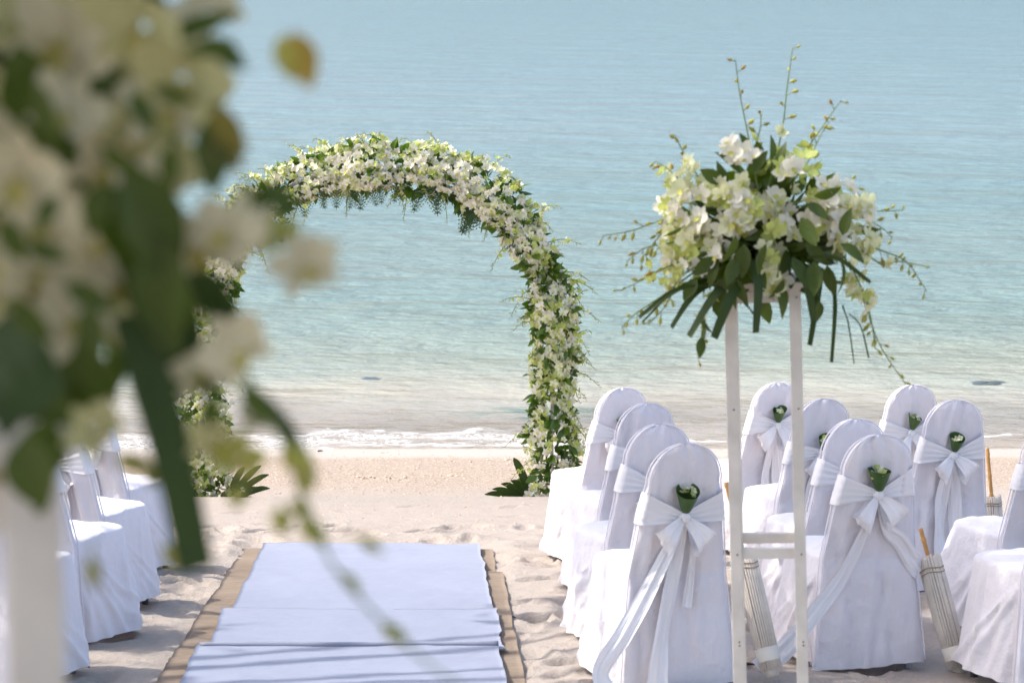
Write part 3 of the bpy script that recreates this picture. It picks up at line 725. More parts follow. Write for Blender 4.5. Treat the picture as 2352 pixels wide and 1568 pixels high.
lY = [12.75, 11.45, 10.45, 9.45]
for (uv, yaw, sd, lab), yy in zip(lspec, lY):
    CH.append(make_chair(uv, yy, yaw, sd, lab, GL, .72, STRAIGHT if sd != 52 else SHORT, dark_legs=True))

# ------------------------------------------------------------------ leaf cones in the bows
def make_cone(ch, seed, zk, label, tip=0, size=1.0, flowers=4):
    root, M = ch; q = random.Random(seed)
    c0 = M @ Vector((0.0, by(zk+.03)-.022, zk+.022))
    t_ = empty('leaf_cone', tuple(c0)); tag(t_, label, 'flower cone', 'rolled leaf cones of orchids tucked in the bows')
    t_.rotation_euler = (R(14+tip), R(q.uniform(-10, 10)), M.to_euler().z)
    t_.scale = (size,)*3
    n = 34; nz = 8; V = []
    for i in range(n):
        th = i/(n-1)*2*math.pi*1.12
        for j in range(nz):
            h = j/(nz-1); rr = .014+.032*h**.85+(i/(n-1))*.003; zt = .092+.014*math.sin(th+seed)
            V.append((rr*math.cos(th), rr*math.sin(th), h*zt))
    g = MB(); g.add(V, grid_faces(n, nz)); g.build('leaf_wrap', M_leafcone, t_)
    for k in range(flowers+3):
        a = q.uniform(0, 6.28); rr = .006+.022*math.sqrt(q.random())
        link_mesh('orchid', ORCH_ME[0 if q.random() < .3 else q.choice([1, 2])][q.randrange(4)], mat4(basis((math.cos(a)*.5, math.sin(a)*.5-.5, .8), q.uniform(0, 6)), (rr*math.cos(a), rr*math.sin(a), .080+q.uniform(-.010, .012)), q.uniform(.016, .022)), t_)
M_leafcone = plain('cone_leaf', (.045, .10, .018), .4, .5, 0, .2, 30, trans=.1, objrand=0)
cones = {0: 'leaf cone half hidden on the sea-side chair beside the aisle', 2: 'leaf cone peeping out left of the nearest aisle chair', 3: 'green leaf cone with pale buds on the nearest aisle chair',
         4: 'leaf cone with one white bloom just left of the right stand post', 5: 'leaf cone turned open with lime bloom, right of the stand post', 7: 'large leaf cone with white petals on the chair with the widely draped sash',
         8: 'leaf cone with open white bloom on the farthest right-hand chair', 9: 'leaf cone with raised white petals on the chair by the bamboo handle'}
for i, lab in cones.items():
    make_cone(CH[i], 60+i, spec[i][4], lab, tip=(20 if i == 5 else 0), size=1.02 if i in (3, 7) else .86, flowers=4)
make_cone(CH[12], 90, .72, 'leaf cone of lime orchids on the chair left of the aisle nearest the arch', size=.95)

# ------------------------------------------------------------------ paper parasols
def parasol(top, bot, handle_len, rad, label, hl_bend=.0):
    top = Vector(top); bot = Vector(bot); d = (top-bot); Lb = d.length; d.normalize()
    root = empty('paper_parasol', tuple(bot)); tag(root, label, 'parasol', 'folded paper parasols leaning by the chairs')
    root.rotation_euler = d.to_track_quat('Z', 'Y').to_euler(); q = random.Random(int(top.x*1000))
    g = MB(); V, F = tube([(0, 0, .0), (0, 0, Lb*.5), (0, 0, Lb-.01)], [rad*.8, rad*.84, rad*.88], 20); g.add(V, F); g.build('paper_core', M_paper, root)
    n = 28
    for k in range(n):
        th = k/n*2*math.pi+q.uniform(-.04, .04); z1 = Lb+q.uniform(-.008, .010)
        r0, r1 = rad*.86, rad*.96; c_, s_ = math.cos(th), math.sin(th); tw = .05
        P = [(r0*c_, r0*s_, .0), (r0*1.12*math.cos(th+tw), r0*1.12*math.sin(th+tw), Lb*.5), (r1*math.cos(th+tw*2), r1*math.sin(th+tw*2), z1)]
        V, F = tube(P, [rad*.10, rad*.105, rad*.12], 5); g = MB(); g.add(V, F); g.build('rib', M_paper, root)
    for z, rr in ((Lb*.90, rad*1.06), (Lb*.86, rad*1.05)):
        th = np.linspace(0, 2*math.pi, 25); V, F = tube(np.stack([rr*np.cos(th), rr*np.sin(th), z+.004*np.sin(3*th)], -1), .0028, 5); g = MB(); g.add(V, F); g.build('cord', M_twine, root)
    V, F = tube([(0, 0, .035), (0, 0, .09), (0, 0, .092)], [rad*1.0, rad*1.02, rad*.7], 24, False); g = MB(); g.add(V, F); g.build('end_band', plain('parasol_band', (.68, .62, .53), .7), root)
    V, F = tube([(0, 0, -.03), (0, 0, .0), (0, 0, .01)], [rad*.5, rad*.66, rad*.7], 14); g = MB(); g.add(V, F); g.build('tip_cap', M_paper, root)
    if handle_len:
        zs = np.linspace(Lb-.03, Lb+handle_len, 26); rr = .0095+.0022*(np.abs(((zs*9) % 1)-.5) > .42); V, F = tube(np.stack([zs*0, zs*0, zs], -1), rr, 8); g = MB(); g.add(V, F); g.build('handle', M_bamboo, root)
def zo(x, y, k=1.224): return ((2850+x/k)/SC, (1450+y/k)/SC)   # from the enlarged lower right crop
Yb = CH[7][1].translation.y-.10
u, v = zo(1058, 955); tpt = at(u, v, Yb+.02); u, v = zo(1206, 1490); bpt = at(u, v, Yb-.14)
parasol(tpt, bpt, .13, .050, 'folded cream parasol leaning under the draped sash tail at far lower right')
Ya = CH[3][1].translation.y-.02
u, v = zo(150, 930); tpt = at(u, v, Ya+.05); u, v = zo(288, 1500); bpt = at(u, v, Ya-.12)
parasol(tpt, bpt, .30, .048, 'folded cream parasol leaning behind the left post of the flower stand')
Yc = CH[9][1].translation.y+.1
u, v = zo(1367, 655); tpt = at(u, v, Yc); u, v = zo(1395, 960); bpt = at(u, v, Yc-.05)
parasol(tpt, bpt, .26, .047, 'folded cream parasol with golden bamboo handle upright at the right edge near the sea')

# ------------------------------------------------------------------ flower stands
def flower_stand(x, y, top_z, lean, label, h, sp=.19, w_=.036, rail=.94, yaw=0, spx=None):
    root = empty('flower_stand', (x, y, top_z-h)); tag(root, label, 'flower stand', 'white wooden flower stands beside the aisle')
    root.rotation_euler = (0, R(lean), R(yaw)); hs = sp/2
    for a in (-1, 1):
        for b2 in (-1, 1):
            g = MB(); V, F = box((a*hs, b2*hs, h/2-.1), (w_, w_, h+.2)); g.add(V, F); o = g.build('leg', M_wood, root, smooth=False)
            bv = o.modifiers.new('bevel', 'BEVEL'); bv.width = .002; bv.segments = 2
    for z in (h-rail, h-.03):
        for a in (-1, 1):
            g = MB(); V, F = box((0, a*hs, z), (sp-w_, .02, .032)); g.add(V, F); g.build('rail', M_wood, root, smooth=False)
            g = MB(); V, F = box((a*hs, 0, z), (.02, sp-w_, .032)); g.add(V, F); g.build('rail', M_wood, root, smooth=False)
    for a in (-1, 1):
        for z in (h-rail, h-.03, h-rail*.45, h-rail*1.35, h-rail*1.36+.02):
            g = MB(); V, F = tube([(a*hs+.004, -hs-w_/2-.0015, z), (a*hs+.004, -hs-w_/2+.002, z)], .0028, 8); g.add(V, F); g.build('screw', M_twig, root)
    g = MB(); V, F = box((0, 0, h+.008), (sp+.05, sp+.05, .016)); g.add(V, F); g.build('top_board', M_wood, root, smooth=False)
    return root
YS = 7.30
pm = at(1742, 660, YS); rl = at(1757, 1270, YS)
gz_s = float(base_h(pm.x, YS)); hS = pm.z-gz_s
flower_stand(pm.x+.088, YS+.1, pm.z, -2.2, 'slim white wooden stand holding the big orchid arrangement on the right', hS, sp=.198, rail=(pm.z-rl.z)-.0, yaw=-6.5)

# ------------------------------------------------------------------ bouquet on the right stand
q = random.Random(77)
bq = empty('flower_arrangement', tuple(at(1750, 620, YS+.08))); tag(bq, 'wide white and lime orchid arrangement with strap leaves on the slim stand', 'flower arrangement', 'orchid arrangements on stands')
B0 = bq.location.copy()
def bp(u, v, dy=0): return np.array(at(u, v, YS+.08+dy)-B0)
g = MB(); V, F = box((0, 0, .01), (.16, .16, .07)); g.add(V, F); g.build('foam_block', M_leaf, bq, smooth=False)
hub = np.array([0, 0, .03])
fill = MB()
for k in range(380):
    d = Vector((q.gauss(0, 1), q.gauss(0, .8), q.gauss(.25, .7))).normalized(); rr = q.uniform(.05, .85)
    pos = hub+np.array([d.x*.27*rr, d.y*.20*rr, d.z*.24*rr+.06])
    fill.inst(LEAVES[q.randrange(3)], along(d+Vector((q.uniform(-.5, .5), q.uniform(-.5, .5), q.uniform(-.5, .3))), q.uniform(0, 6)), pos, q.uniform(.07, .11))
o = fill.build('foliage', M_leafd, bq); o['kind'] = 'stuff'
def bloom_zone(n, cu, cv, ru, rv, ci_w, szr=(.033, .041), dyr=(-.22, -.02)):
    for k in range(n):
        a = q.uniform(0, 6.283); rr = math.sqrt(q.random()); u = cu+ru*rr*math.cos(a); v = cv+rv*rr*math.sin(a)
        dome = -.22*math.sqrt(max(0, 1-((u-1760)/290)**2*.9)); dy = dome*q.uniform(.55, 1.0)
        if q.random() < .2: dy = -dome*.6
        n_ = Vector(((u-1755)/300, -.75 if dy < 0 else .5, (560-v)/420+.15))+Vector((q.uniform(-.4, .4), q.uniform(-.3, .3), q.uniform(-.5, .3)))
        ci = q.choices([0, 1, 2], ci_w)[0]
        link_mesh('orchid', ORCH_ME[ci][q.choice([0, 1, 0, 2])], mat4(basis(n_, q.uniform(-1, 1)), bp(u, v, dy), q.uniform(*szr)), bq)
bloom_zone(54, 1620, 490, 105, 70, (7, 4, 1)); bloom_zone(40, 1740, 480, 90, 68, (6, 5, 2)); bloom_zone(48, 1890, 485, 105, 75, (7, 4, 1))
bloom_zone(18, 1600, 570, 80, 45, (4, 4, 2)); bloom_zone(10, 1545, 620, 55, 35, (3, 3, 3), (.022, .028)); bloom_zone(14, 1780, 600, 35, 75, (6, 4, 1)); bloom_zone(10, 1560, 395, 40, 35, (2, 5, 2), (.024, .030))
bloom_zone(10, 1700, 345, 45, 28, (8, 1, 0)); bloom_zone(6, 1830, 385, 40, 25, (2, 4, 3)); bloom_zone(10, 1960, 560, 50, 40, (4, 4, 1)); bloom_zone(6, 1960, 650, 25, 40, (6, 3, 1), (.022, .028)); bloom_zone(6, 1985, 690, 18, 40, (5, 4, 1), (.020, .026))
def bleaf(u, v, a, sz, dy=-.2, ti=0, W=1):
    d = Vector((math.cos(R(a)), q.uniform(-.35, .0), math.sin(R(a)))); link_mesh('leaf', LEAF_D[ti], mat4(along(d, q.uniform(-1.2, 1.2), (0, -1, 0)), bp(u, v, dy), sz*.70), bq)
for (u, v, a, sz, dy) in [(1700, 400, 120, .13, -.15), (1660, 420, 150, .12, -.15), (1665, 430, 100, .11, -.12), (1725, 400, 60, .12, -.16), (1745, 370, 100, .10, -.1), (1770, 370, 80, .11, -.12), (1790, 400, 95, .13, -.1), (1720, 350, 110, .09, -.1), (1850, 470, -20, .13, -.24), (1870, 450, 10, .12, -.22), (1840, 500, -60, .14, -.24), (1935, 540, 80, .12, -.25), (1930, 560, -30, .13, -.24), (1760, 560, -100, .14, -.23), (1710, 560, -95, .15, -.24), (1690, 590, -110, .13, -.24), (1670, 610, -80, .12, -.22), (1650, 600, -120, .12, -.2), (1820, 590, -70, .15, -.22), (1870, 600, -90, .15, -.22), (1900, 610, -80, .14, -.2), (1930, 600, -70, .14, -.18), (1640, 590, -140, .12, -.2), (1600, 640, -120, .11, -.18), (1625, 745, -110, .10, -.12), (1610, 775, -95, .09, -.12), (1610, 720, -80, .09, -.12), (1640, 690, -60, .10, -.14), (1720, 600, -60, .14, -.2), (1850, 560, -40, .14, -.22), (1690, 540, -100, .12, -.26), (1570, 520, -160, .10, -.2), (1960, 520, -20, .12, -.1), (1880, 690, -80, .10, -.15), (1800, 640, -110, .10, -.2), (1690, 640, -70, .12, -.2), (1660, 640, -95, .12, -.18)]:
    bleaf(u, v, a, sz, dy, q.randrange(3))
for (p0, p1, wpx, dy) in [((1640, 640), (1468, 728), 24, -.18), ((1650, 655), (1480, 715), 14, -.22), ((1660, 640), (1542, 752), 26, -.16), ((1680, 640), (1582, 772), 34, -.22), ((1700, 650), (1640, 776), 40, -.26), ((1728, 600), (1736, 764), 38, -.28), ((1815, 600), (1870, 735), 34, -.24), ((1885, 640), (1860, 793), 24, -.1), ((1915, 640), (1910, 832), 16, -.14), ((1855, 590), (2000, 648), 20, -.3), ((1935, 700), (1962, 836), 7, -.1), ((1950, 720), (1996, 822), 7, -.05), ((1600, 655), (1475, 740), 12, -.1), ((1720, 660), (1660, 740), 26, .1), ((1790, 620), (1830, 760), 20, .12)]:
    a_, b2 = bp(*p0, dy+.06), bp(*p1, dy); mid = (a_+b2)/2+np.array([0, -.01, .02]); mid = mid+np.array([q.uniform(-.012, .012), 0, .012]); P = cr([a_, mid, b2], 12)
    dr = b2-a_; wv = (-dr[2], q.uniform(-.25, .25), dr[0]); V, F = ribbon(P, wv, wpx/760*.66*np.interp(np.linspace(0, 1, 12), [0, .5, 1], [.8, 1, .72]), 5, q.uniform(0, 9), .002); g = MB(); g.add(V, F); g.build('strap_leaf', M_strap, bq)
bs = [([(1745, 460), (1722, 330), (1700, 220), (1689, 137)], 7, -.05), ([(1760, 450), (1796, 300), (1808, 200), (1821, 108)], 8, -.04), ([(1800, 450), (1850, 350), (1890, 290), (1932, 230)], 7, -.06),
      ([(1780, 460), (1850, 380), (1880, 320), (1905, 280)], 8, -.12), ([(1650, 470), (1600, 400), (1570, 350), (1549, 308)], 8, -.1), ([(1640, 470), (1570, 420), (1530, 385), (1505, 370)], 7, -.12), ([(1640, 490), (1540, 500), (1450, 530), (1383, 541)], 9, -.1),
      ([(1620, 540), (1530, 560), (1480, 570), (1440, 600)], 8, -.14), ([(1620, 580), (1540, 610), (1480, 640), (1425, 668)], 9, -.16), ([(1600, 620), (1520, 680), (1460, 720), (1428, 752)], 9, -.1), ([(1620, 600), (1560, 640), (1530, 700), (1490, 745)], 7, -.18),
      ([(1900, 490), (1960, 480), (2020, 485), (2075, 483)], 7, -.1), ([(1930, 510), (1975, 500), (2020, 520), (2050, 545)], 5, -.1), ([(1940, 540), (2010, 570), (2080, 600), (2128, 668)], 9, -.12), ([(1960, 560), (2030, 610), (2060, 600), (2120, 610)], 6, -.15),
      ([(1940, 590), (1980, 680), (2020, 790), (2080, 882)], 10, -.08), ([(1950, 600), (1990, 690), (2005, 760), (2010, 800)], 7, -.16), ([(1700, 470), (1720, 380), (1745, 300), (1748, 260)], 6, .02), ([(1820, 470), (1900, 440), (1950, 420), (1985, 470)], 7, -.16), ([(1550, 470), (1530, 520), (1500, 560), (1470, 600)], 6, -.05),
      ([(1650, 640), (1620, 720), (1610, 780), (1604, 830)], 4, -.14)]
for pts, nb, dy in bs:
    n = len(pts); P = [bp(u, v, dy*(1-i/(n-1)*.6)) for i, (u, v) in enumerate(pts)]
    spray(P, nb+2, .034, q, .34, .029, .003).build('flower_spray', FMATS, bq)

# ------------------------------------------------------------------ near stand and arrangement (left, out of focus)
YN = 1.50
q = random.Random(99)
pn = at(20, 1075, YN)
flower_stand(at(62, 1300, YN).x-.112, YN+.1, pn.z, 0, 'blurred cream stand post at the lower left edge close to the camera', pn.z-float(base_h(-.4, YN)), sp=.186, w_=.036, yaw=12.2)
nq = empty('flower_arrangement', tuple(at(-200, 800, YN+.1))); tag(nq, 'large blurred orchid arrangement filling the left side close to the camera', 'flower arrangement', 'orchid arrangements on stands')
N0 = nq.location.copy()
def npx(u, v, dy=0): return np.array(at(u, v, YN+dy)-N0)
K = YN/FPX
M_np = [[M_petal, M_throat], [M_cream, M_throat], [M_lime, M_throat]]
M_np1 = plain('shaded_orchid_petal', (.64, .575, .38), .6, .3, .1, .1, 20, trans=.25); M_np2 = plain('shaded_orchid_cream', (.58, .54, .26), .6, .3, .1, .12, 20, trans=.3); M_np3 = plain('shaded_orchid_lime', (.40, .39, .08), .6, .3, .1, .15, 20, trans=.3); M_np4 = plain('shaded_orchid_throat', (.42, .36, .10), .6, .3, 0, .1, 20)  # duller copies of the orchid colours, shade painted in for the near blooms
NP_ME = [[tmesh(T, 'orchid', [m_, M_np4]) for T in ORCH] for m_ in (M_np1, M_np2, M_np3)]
def nb_(u, v, r_, ci=0, dy=0., n=None, roll=None, ti=None):
    n = n or (q.uniform(-.5, .5), -.8, q.uniform(-.4, .5))
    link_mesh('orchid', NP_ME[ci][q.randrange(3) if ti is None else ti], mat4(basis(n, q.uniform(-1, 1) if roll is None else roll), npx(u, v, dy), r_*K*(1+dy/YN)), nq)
for (u, v, r_, ci, dy) in [(150, 90, 150, 0, .05), (330, 60, 140, 1, .02), (60, 40, 120, 1, .12), (480, 30, 110, 0, .1), (150, 265, 100, 0, -.02), (420, 180, 130, 1, 0), (370, 250, 120, 0, .06), (50, 400, 135, 0, -.05), (110, 520, 120, 0, 0), (90, 620, 130, 0, .04),
      (230, 560, 100, 0, .05), (330, 450, 110, 0, .04), (250, 380, 110, 0, .08), (300, 300, 110, 1, .08), (530, 530, 105, 0, -.02), (450, 560, 110, 0, .04), (290, 650, 100, 0, .05), (160, 740, 130, 0, .02), (60, 760, 120, 0, .08), (240, 720, 110, 1, .06), (40, 900, 100, 0, .1), (550, 800, 110, 0, -.03), (470, 850, 95, 0, .03),
      (500, 1010, 85, 1, -.02), (550, 1050, 70, 2, -.03), (215, 985, 85, 1, -.02), (30, 1090, 90, 0, .03), (190, 470, 100, 0, .1), (400, 400, 100, 1, .1), (20, 250, 100, 0, .12), (350, 760, 80, 1, .06), (600, 960, 60, 0, .04), (640, 545, 60, 2, .0), (240, 130, 120, 1, .1), (460, 130, 80, 0, .06), (280, 180, 120, 0, .12), (140, 620, 110, 0, .1), (20, 560, 110, 1, .1)]:
    nb_(u, v, r_, ci, dy)
# the wide pale bloom reaching over the water
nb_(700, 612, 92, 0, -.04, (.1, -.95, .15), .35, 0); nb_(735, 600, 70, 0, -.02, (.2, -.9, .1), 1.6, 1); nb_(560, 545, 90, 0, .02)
def nleaf_(u, v, a, L_, W_, dy=0., mat=M_leafd, roll=0):
    T_ = leaf_template(.15, W_/L_, 8); g = MB(); g.add(*T_); o = g.build('leaf', mat, nq)
    d = Vector((math.cos(R(a)), q.uniform(-.2, .2), math.sin(R(a)))); o.matrix_local = mat4(along(d, roll+q.uniform(-.6, .6), (0, -1, 0)), npx(u, v, dy), L_*K)
for a_ in [(290, 380, -68, 300, 150, -.04), (225, 420, -60, 260, 130, -.02), (355, 530, -82, 260, 130, -.03), (300, 600, -62, 240, 100, -.01), (400, 640, -100, 200, 90, 0), (380, 430, -95, 150, 80, -.02), (480, 270, -85, 170, 90, -.03), (500, 330, -100, 120, 70, -.02), (40, 100, -80, 260, 130, 0), (10, 160, -60, 260, 120, .03), (370, 90, 20, 190, 50, .02), (470, 90, -35, 120, 60, .0), (300, 210, 160, 200, 90, .08), (60, 1000, -80, 180, 130, -.05), (110, 960, -110, 200, 140, -.03), (190, 800, -60, 150, 90, .0), (330, 720, -70, 220, 110, .05), (410, 640, -75, 170, 60, .02), (140, 330, -50, 200, 100, .1), (60, 640, -20, 220, 120, .1), (0, 760, -60, 300, 160, .08), (130, 900, -70, 150, 90, .06), (520, 400, 160, 260, 120, .12), (10, 480, -30, 200, 110, .12), (230, 250, -120, 260, 110, .14), (420, 480, 170, 260, 120, .13), (620, 470, 150, 90, 60, .05), (600, 420, -40, 110, 60, .05), (250, 830, -130, 200, 100, .1), (80, 280, -90, 280, 130, .13), (280, 500, -90, 300, 150, .15), (110, 60, -110, 300, 150, .16), (350, 640, -100, 300, 150, .15), (130, 700, -90, 300, 140, .16)]:
    nleaf_(*a_[:6])
for a_ in [(230, 420, -100, 120, 70, -.06), (10, 500, -70, 110, 60, -.08), (150, 650, -30, 130, 60, -.06), (90, 190, -80, 150, 70, -.06), (230, 330, -40, 130, 60, -.06), (130, 450, -120, 90, 50, -.07), (300, 210, -60, 110, 55, -.05), (200, 700, -80, 130, 70, -.06), (20, 680, -50, 140, 60, -.08), (400, 330, -100, 120, 60, -.05), (350, 200, -20, 110, 40, -.04), (60, 560, -20, 100, 50, -.07), (560, 880, -60, 110, 50, -.04), (490, 900, -100, 100, 50, -.03), (420, 120, 10, 120, 40, -.04)]:
    nleaf_(*a_)
M_olive = plain('olive_leaf', (.20, .17, .03), .5, .4, 0, .3, 30, trans=.3); nleaf_(475, 300, -50, 120, 70, -.03, M_olive); nleaf_(498, 235, -68, 140, 80, -.05, M_olive)
nleaf_(668, 75, -68, 135, 78, -.02, M_gold); nleaf_(648, 80, -80, 110, 60, -.03, M_bud)
for (p0, p1, wpx, dy) in [((295, 720), (452, 1310), 104, -.03), ((-30, 760), (110, 930), 150, -.06), ((-40, 820), (60, 960), 170, -.02), ((300, 560), (420, 820), 130, .02), ((560, 880), (720, 1090), 36, .0), ((430, 620), (540, 790), 90, .05)]:
    a_, b2 = npx(*p0, dy+.03), npx(*p1, dy); P = cr([a_, (a_+b2)/2+np.array([.004, -.004, .004]), b2], 14); dr = b2-a_
    V, F = ribbon(P, (-dr[2], .25*abs(dr[2]), dr[0]), wpx*K*np.interp(np.linspace(0, 1, 14), [0, .3, 1], [.75, 1, .8]), 7, 1.3, .001); g = MB(); g.add(V, F); g.build('strap_leaf', M_strap, nq)
# trailing bud spray across the aisle
P = [npx(u, v, dy) for u, v, dy in ((560, 850, 0), (640, 990, -.01), (690, 1130, -.01), (760, 1290, -.02), (880, 1430, -.02), (980, 1520, -.02), (1080, 1590, -.02))]
g = MB(); V, F = tube(cr(P, 40), np.linspace(11, 6, 40)*K*.6, 7); g.add(V, F, 5)
def nbud(g, u, v, a, L_, W_, mi=6):
    T_ = BUD; V = T_[0].copy(); V[:, 0] *= 1.3*W_/L_/.48; V[:, 2] *= 1.3*W_/L_/.48; g.inst((V, T_[1], T_[2]), along(Vector((math.cos(R(a)), 0, math.sin(R(a))))), npx(u, v, -.01), L_*K, [mi])
for b_ in [(650, 1010, -60, 110, 60), (690, 1180, -60, 100, 45), (640, 1160, -80, 75, 42), (665, 1150, -40, 60, 40), (820, 1228, -40, 80, 26), (780, 1310, -52, 75, 26), (875, 1425, -48, 90, 34), (210, 1270, -85, 90, 30), (370, 1255, -30, 110, 60), (260, 1045, -25, 110, 40), (330, 1080, -40, 60, 40), (545, 1110, -90, 60, 40), (700, 1075, -80, 60, 40)]:
    nbud(g, *b_)
for a_, b2 in (((215, 1230), (212, 1275)), ((700, 1180), (690, 1185)), ((790, 1225), (825, 1232))):
    V, F = tube([npx(*a_), npx(*b2)], 3*K, 5); g.add(V, F, 5)
g.build('flower_spray', FMATS, nq)
g = MB()
for k in range(260):
    u = q.uniform(-500, 330); v = q.uniform(-350, 760); dy = q.uniform(.16, .30)
    g.inst(LEAVES[q.randrange(3)], along((q.uniform(-1, 1), q.uniform(-.5, .5), q.uniform(-1, .5)), q.uniform(0, 6)), npx(u, v, dy), q.uniform(.06, .09))
o = g.build('foliage', M_leafd, nq); o['kind'] = 'stuff'
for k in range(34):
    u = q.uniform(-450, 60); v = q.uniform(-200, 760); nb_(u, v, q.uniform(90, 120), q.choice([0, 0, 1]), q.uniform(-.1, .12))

# ------------------------------------------------------------------ beach litter
q = random.Random(5)
T_peb = None
def blob(seed, n=7):
    qq = random.Random(seed); V = []
    for i in range(n):
        th = i/n*2*math.pi
        for j in range(5):
            ph = .05+(math.pi-.1)*j/4; r_ = 1+qq.uniform(-.22, .22); V.append((r_*math.sin(ph)*math.cos(th), r_*math.sin(ph)*math.sin(th), .65*r_*math.cos(ph)))
    return np.array(V), grid_faces(n, 5, True), np.zeros(n*4, int)
BL = [blob(k) for k in range(4)]
g = MB(); xs3 = []; 
pts = [(q.uniform(-4, 4.6), 19.4+q.gauss(0, 1.0), q.uniform(.003, .008)) for _ in range(3200)]+[(q.uniform(-3.6, 4.2), q.uniform(9, 18), q.uniform(.003, .008)) for _ in range(420)]
pts += [(q.gauss(cx, .13), q.gauss(cy, .05), q.uniform(.008, .018)) for cx, cy, n in ((-1.10, 19.0, 16), (-.66, 19.2, 7), (.16, 20.4, 14), (-.35, 20.3, 6), (.8, 20.1, 8)) for _ in range(n)]
pts = [p_ for p_ in pts if not (-1.65 < p_[0] < .15 and p_[1] < 14.4)]
px = np.array([p_[0] for p_ in pts]); py = np.array([p_[1] for p_ in pts]); pz = beach_h(px, py)
for (x, y, s), z in zip(pts, pz): g.inst(BL[q.randrange(4)], basis((q.uniform(-.3, .3), q.uniform(-.3, .3), 1), q.uniform(0, 6)), (x, y, z+s*.2), s)
o = g.build('pebbles', M_stone); tag(o, 'scattered coral pebbles and shell bits on the beach', 'pebbles', kind='stuff')
def twig(u, v, L_, a, label, bend=.2, rad=.005):
    p_ = at_h(u, v, 0); x, y = p_.x, p_.y
    if v < 1158: y = 18.0+(1158-v)*.03; x = at(u, v, y).x
    z = gz(x, y)+rad*.8; d = np.array([math.cos(R(a)), math.sin(R(a)), 0]); n_ = np.array([-d[1], d[0], 0])
    P = cr([-d*L_/2, n_*L_*bend*.5+np.array([0, 0, .004]), d*L_/2+np.array([0, 0, .002])], 9)
    o = None; g = MB(); V, F = tube(P, np.array([.5, .9, 1, 1, .9, .8, .7, .5, .3])*rad, 6); g.add(V, F); o = g.build('twig', M_twig); o.location = (x, y, z); tag(o, label, 'twig', 'bits of driftwood on the sand')
twig(736, 1052, .05, 5, 'dark flat driftwood chip on the pebbly sand between the arch legs', 0, .008)
twig(207, 1530, .07, 100, 'thin curved dead twig on the sand at the lower left', .4, .003)
twig(1716, 1537, .07, 12, 'dark curled bark scrap on the sand behind the stand legs', .25, .009)
twig(462, 1476, .03, 20, 'small brown seed scrap on the sand left of the jute mat', .3, .007)
twig(1180, 1415, .04, 120, 'thin dark twig lying beside the right edge of the jute mat', .3, .003)
twig(1176, 1475, .05, 70, 'bent dark twig near the right carpet edge close to the crumpled cloth corner', .4, .003)
# knot of cloth at the carpet corner
def rock_in_water(u, v, L_, H_, label, seed):
    d = ray(u, v); t_ = (CAM.z-SEA_Z)/(-d.z); p_ = CAM+d*t_; qq = np.random.default_rng(seed)
    th, ph = np.meshgrid(np.linspace(0, 2*math.pi, 40, endpoint=False), np.linspace(.02, math.pi-.02, 20), indexing='ij')
    rr = 1+1.0*fbm(np.cos(th)*2.5+5+seed, np.sin(th)*2.5+ph*2.4, seed)
    V = np.stack([L_/2*np.sin(ph)*np.cos(th)*rr, L_*.35*np.sin(ph)*np.sin(th)*rr, H_*np.cos(ph)*rr], -1); g = MB(); g.add(V, grid_faces(40, 20, True))
    o = g.build('rock', M_rock); o.location = (p_.x, p_.y, SEA_Z-H_*.55); tag(o, label, 'rock', 'dark rocks awash in the shallows')
rock_in_water(2270, 880, .38, .03, 'dark low rock awash in the shallows above the right-hand chairs', 3)
rock_in_water(850, 869, .30, .010, 'barely showing dark rock in the water inside the arch', 6)

# ------------------------------------------------------------------ beach tree that shades the chairs (above the frame)
q = random.Random(13)
tree = empty('beach_tree', (-8.6, 8.6, gz(-8.6, 8.6)-.1)); tag(tree, 'broad leafy beach tree leaning over the left rows of chairs', 'tree')
tb = np.array(tree.location)
lobes = []
def over(x, y, r_, hgt=6.6, z0=None, rz=.9, den=30):          # crown lobe whose shade falls round (x, y)
    z0 = float(base_h(x, y)) if z0 is None else z0; t_ = hgt/SUN.z
    lobes.append((x+SUN.x*t_, y+SUN.y*t_, z0+hgt, r_, r_, rz, den))
for a_ in [(-2.9, 12.6, 1.0), (-2.95, 10.8, 1.0), (-2.9, 9.2, 1.0), (-.4, 7.0, 1.3), (1.2, 6.6, 1.5), (2.2, 6.0, 1.3)]: over(*a_, den=17)
for a_ in [(1.3, 10.2, 1.0), (1.3, 11.5, .9), (2.9, 10.3, 1.0), (3.0, 11.7, .9), (2.0, 9.2, .8)]: over(*a_, den=15)
for a_ in [(-.4, 1.5, 2.0), (-1.4, 3.6, 1.9), (1.3, 3.4, 1.9)]: over(*a_, hgt=4.4, z0=1.8)
V, F = tube(cr([(0, 0, 0), (.3, .1, 2.2), (.9, .1, 4.2), (1.7, 0, 6.2)], 20), np.linspace(.30, .16, 20), 12); g = MB(); g.add(V, F); g.build('trunk', M_bark, tree)
lv = MB(); LEAF_S = leaf_template(.2, .6, 3)
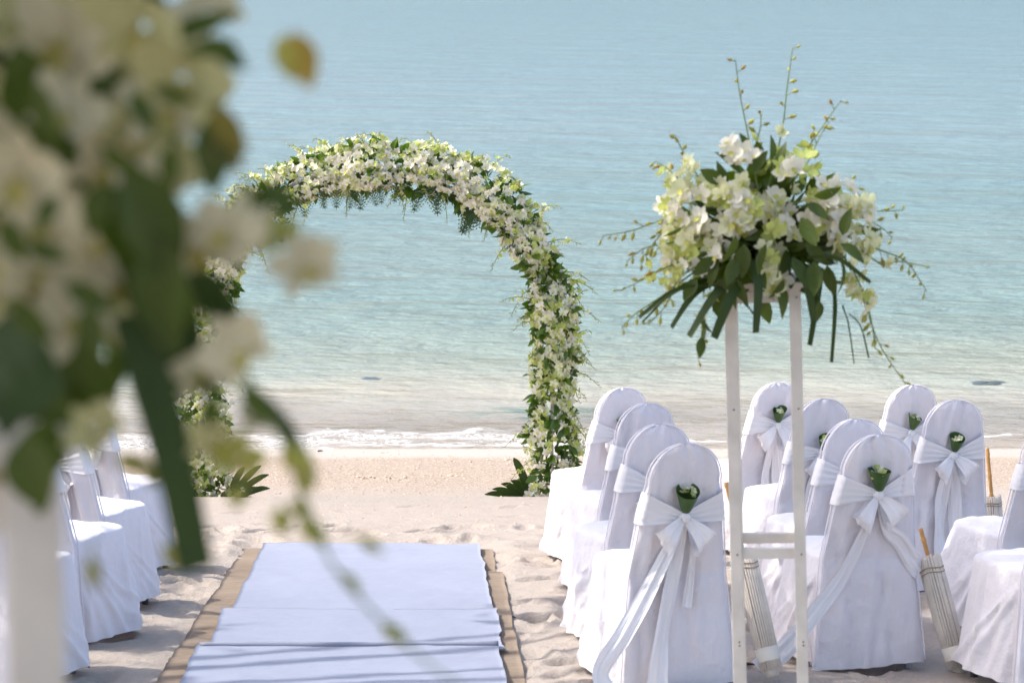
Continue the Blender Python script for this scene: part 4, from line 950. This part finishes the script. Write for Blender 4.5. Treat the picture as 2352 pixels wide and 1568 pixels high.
for (cx, cy, cz, rx, ry, rz, den) in lobes:
    c_ = np.array([cx, cy, cz])-tb; V, F = tube(cr([(.9, .1, 4.0+q.uniform(-.6, .8)), tuple(c_*.55+np.array([.4, 0, 2.4])), tuple(c_)], 14), np.linspace(.075, .015, 14), 8); g = MB(); g.add(V, F); g.build('limb', M_bark, tree)
    for cl in range(den):
        d = np.array([q.gauss(0, 1), q.gauss(0, 1), q.gauss(0, 1)]); d /= np.linalg.norm(d); k0 = c_+d*np.array([rx, ry, rz])*q.uniform(.3, 1)
        for k in range(26):
            pos = k0+np.array([q.gauss(0, .26), q.gauss(0, .26), q.gauss(0, .17)])
            lv.inst(LEAF_S, along((q.uniform(-1, 1), q.uniform(-1, 1), q.uniform(-.7, .3)), q.uniform(0, 6)), pos, q.uniform(.20, .32))
o = lv.build('crown', M_treeleaf, tree); o['kind'] = 'stuff'
added_tree = empty('beach_tree', (-2.4, -4.2, gz(-2.4, -4.2)-.1)); tag(added_tree, 'added unseen tree behind the viewer, shading the near arrangement', 'tree'); tb = np.array(added_tree.location)  # unseen tree added to darken the near arrangement
V, F = tube(cr([(0, 0, 0), (.2, .1, 1.6), (.5, .5, 3.0), (1.0, 1.6, 4.6)], 20), np.linspace(.26, .14, 20), 12); g = MB(); g.add(V, F); g.build('trunk', M_bark, added_tree)
lv = MB()
for (cx, cy, cz, rx, ry, rz) in [(-1.6, .6, 4.6, 1.9, 1.9, .8), (.9, .4, 4.6, 1.9, 1.9, .8), (-1.2, 2.8, 4.9, 1.7, 1.7, .7), (1.6, 3.0, 5.0, 1.9, 1.9, .8), (-3.6, 1.6, 4.4, 1.6, 1.9, .9), (-.4, -2.4, 3.9, 2.2, 1.3, 1.2), (-3.6, -2.4, 3.6, 1.9, 1.5, 1.6), (2.6, -2.6, 3.6, 1.9, 1.5, 1.6),]:
    c_ = np.array([cx, cy, cz])-tb; V, F = tube(cr([(.5, .5, 2.9+q.uniform(-.5, .5)), tuple(c_*.6+np.array([.2, .2, 1.0])), tuple(c_)], 14), np.linspace(.10, .03, 14), 8); g = MB(); g.add(V, F); g.build('limb', M_bark, added_tree)
    for cl in range(24):
        d = np.array([q.gauss(0, 1), q.gauss(0, 1), q.gauss(0, 1)]); d /= np.linalg.norm(d); k0 = c_+d*np.array([rx, ry, rz])*q.uniform(.3, 1)
        for k in range(28):
            lv.inst(LEAF_S, along((q.uniform(-1, 1), q.uniform(-1, 1), q.uniform(-.7, .3)), q.uniform(0, 6)), k0+np.array([q.gauss(0, .26), q.gauss(0, .26), q.gauss(0, .17)]), q.uniform(.20, .32))
o = lv.build('crown', M_treeleaf, added_tree); o['kind'] = 'stuff'
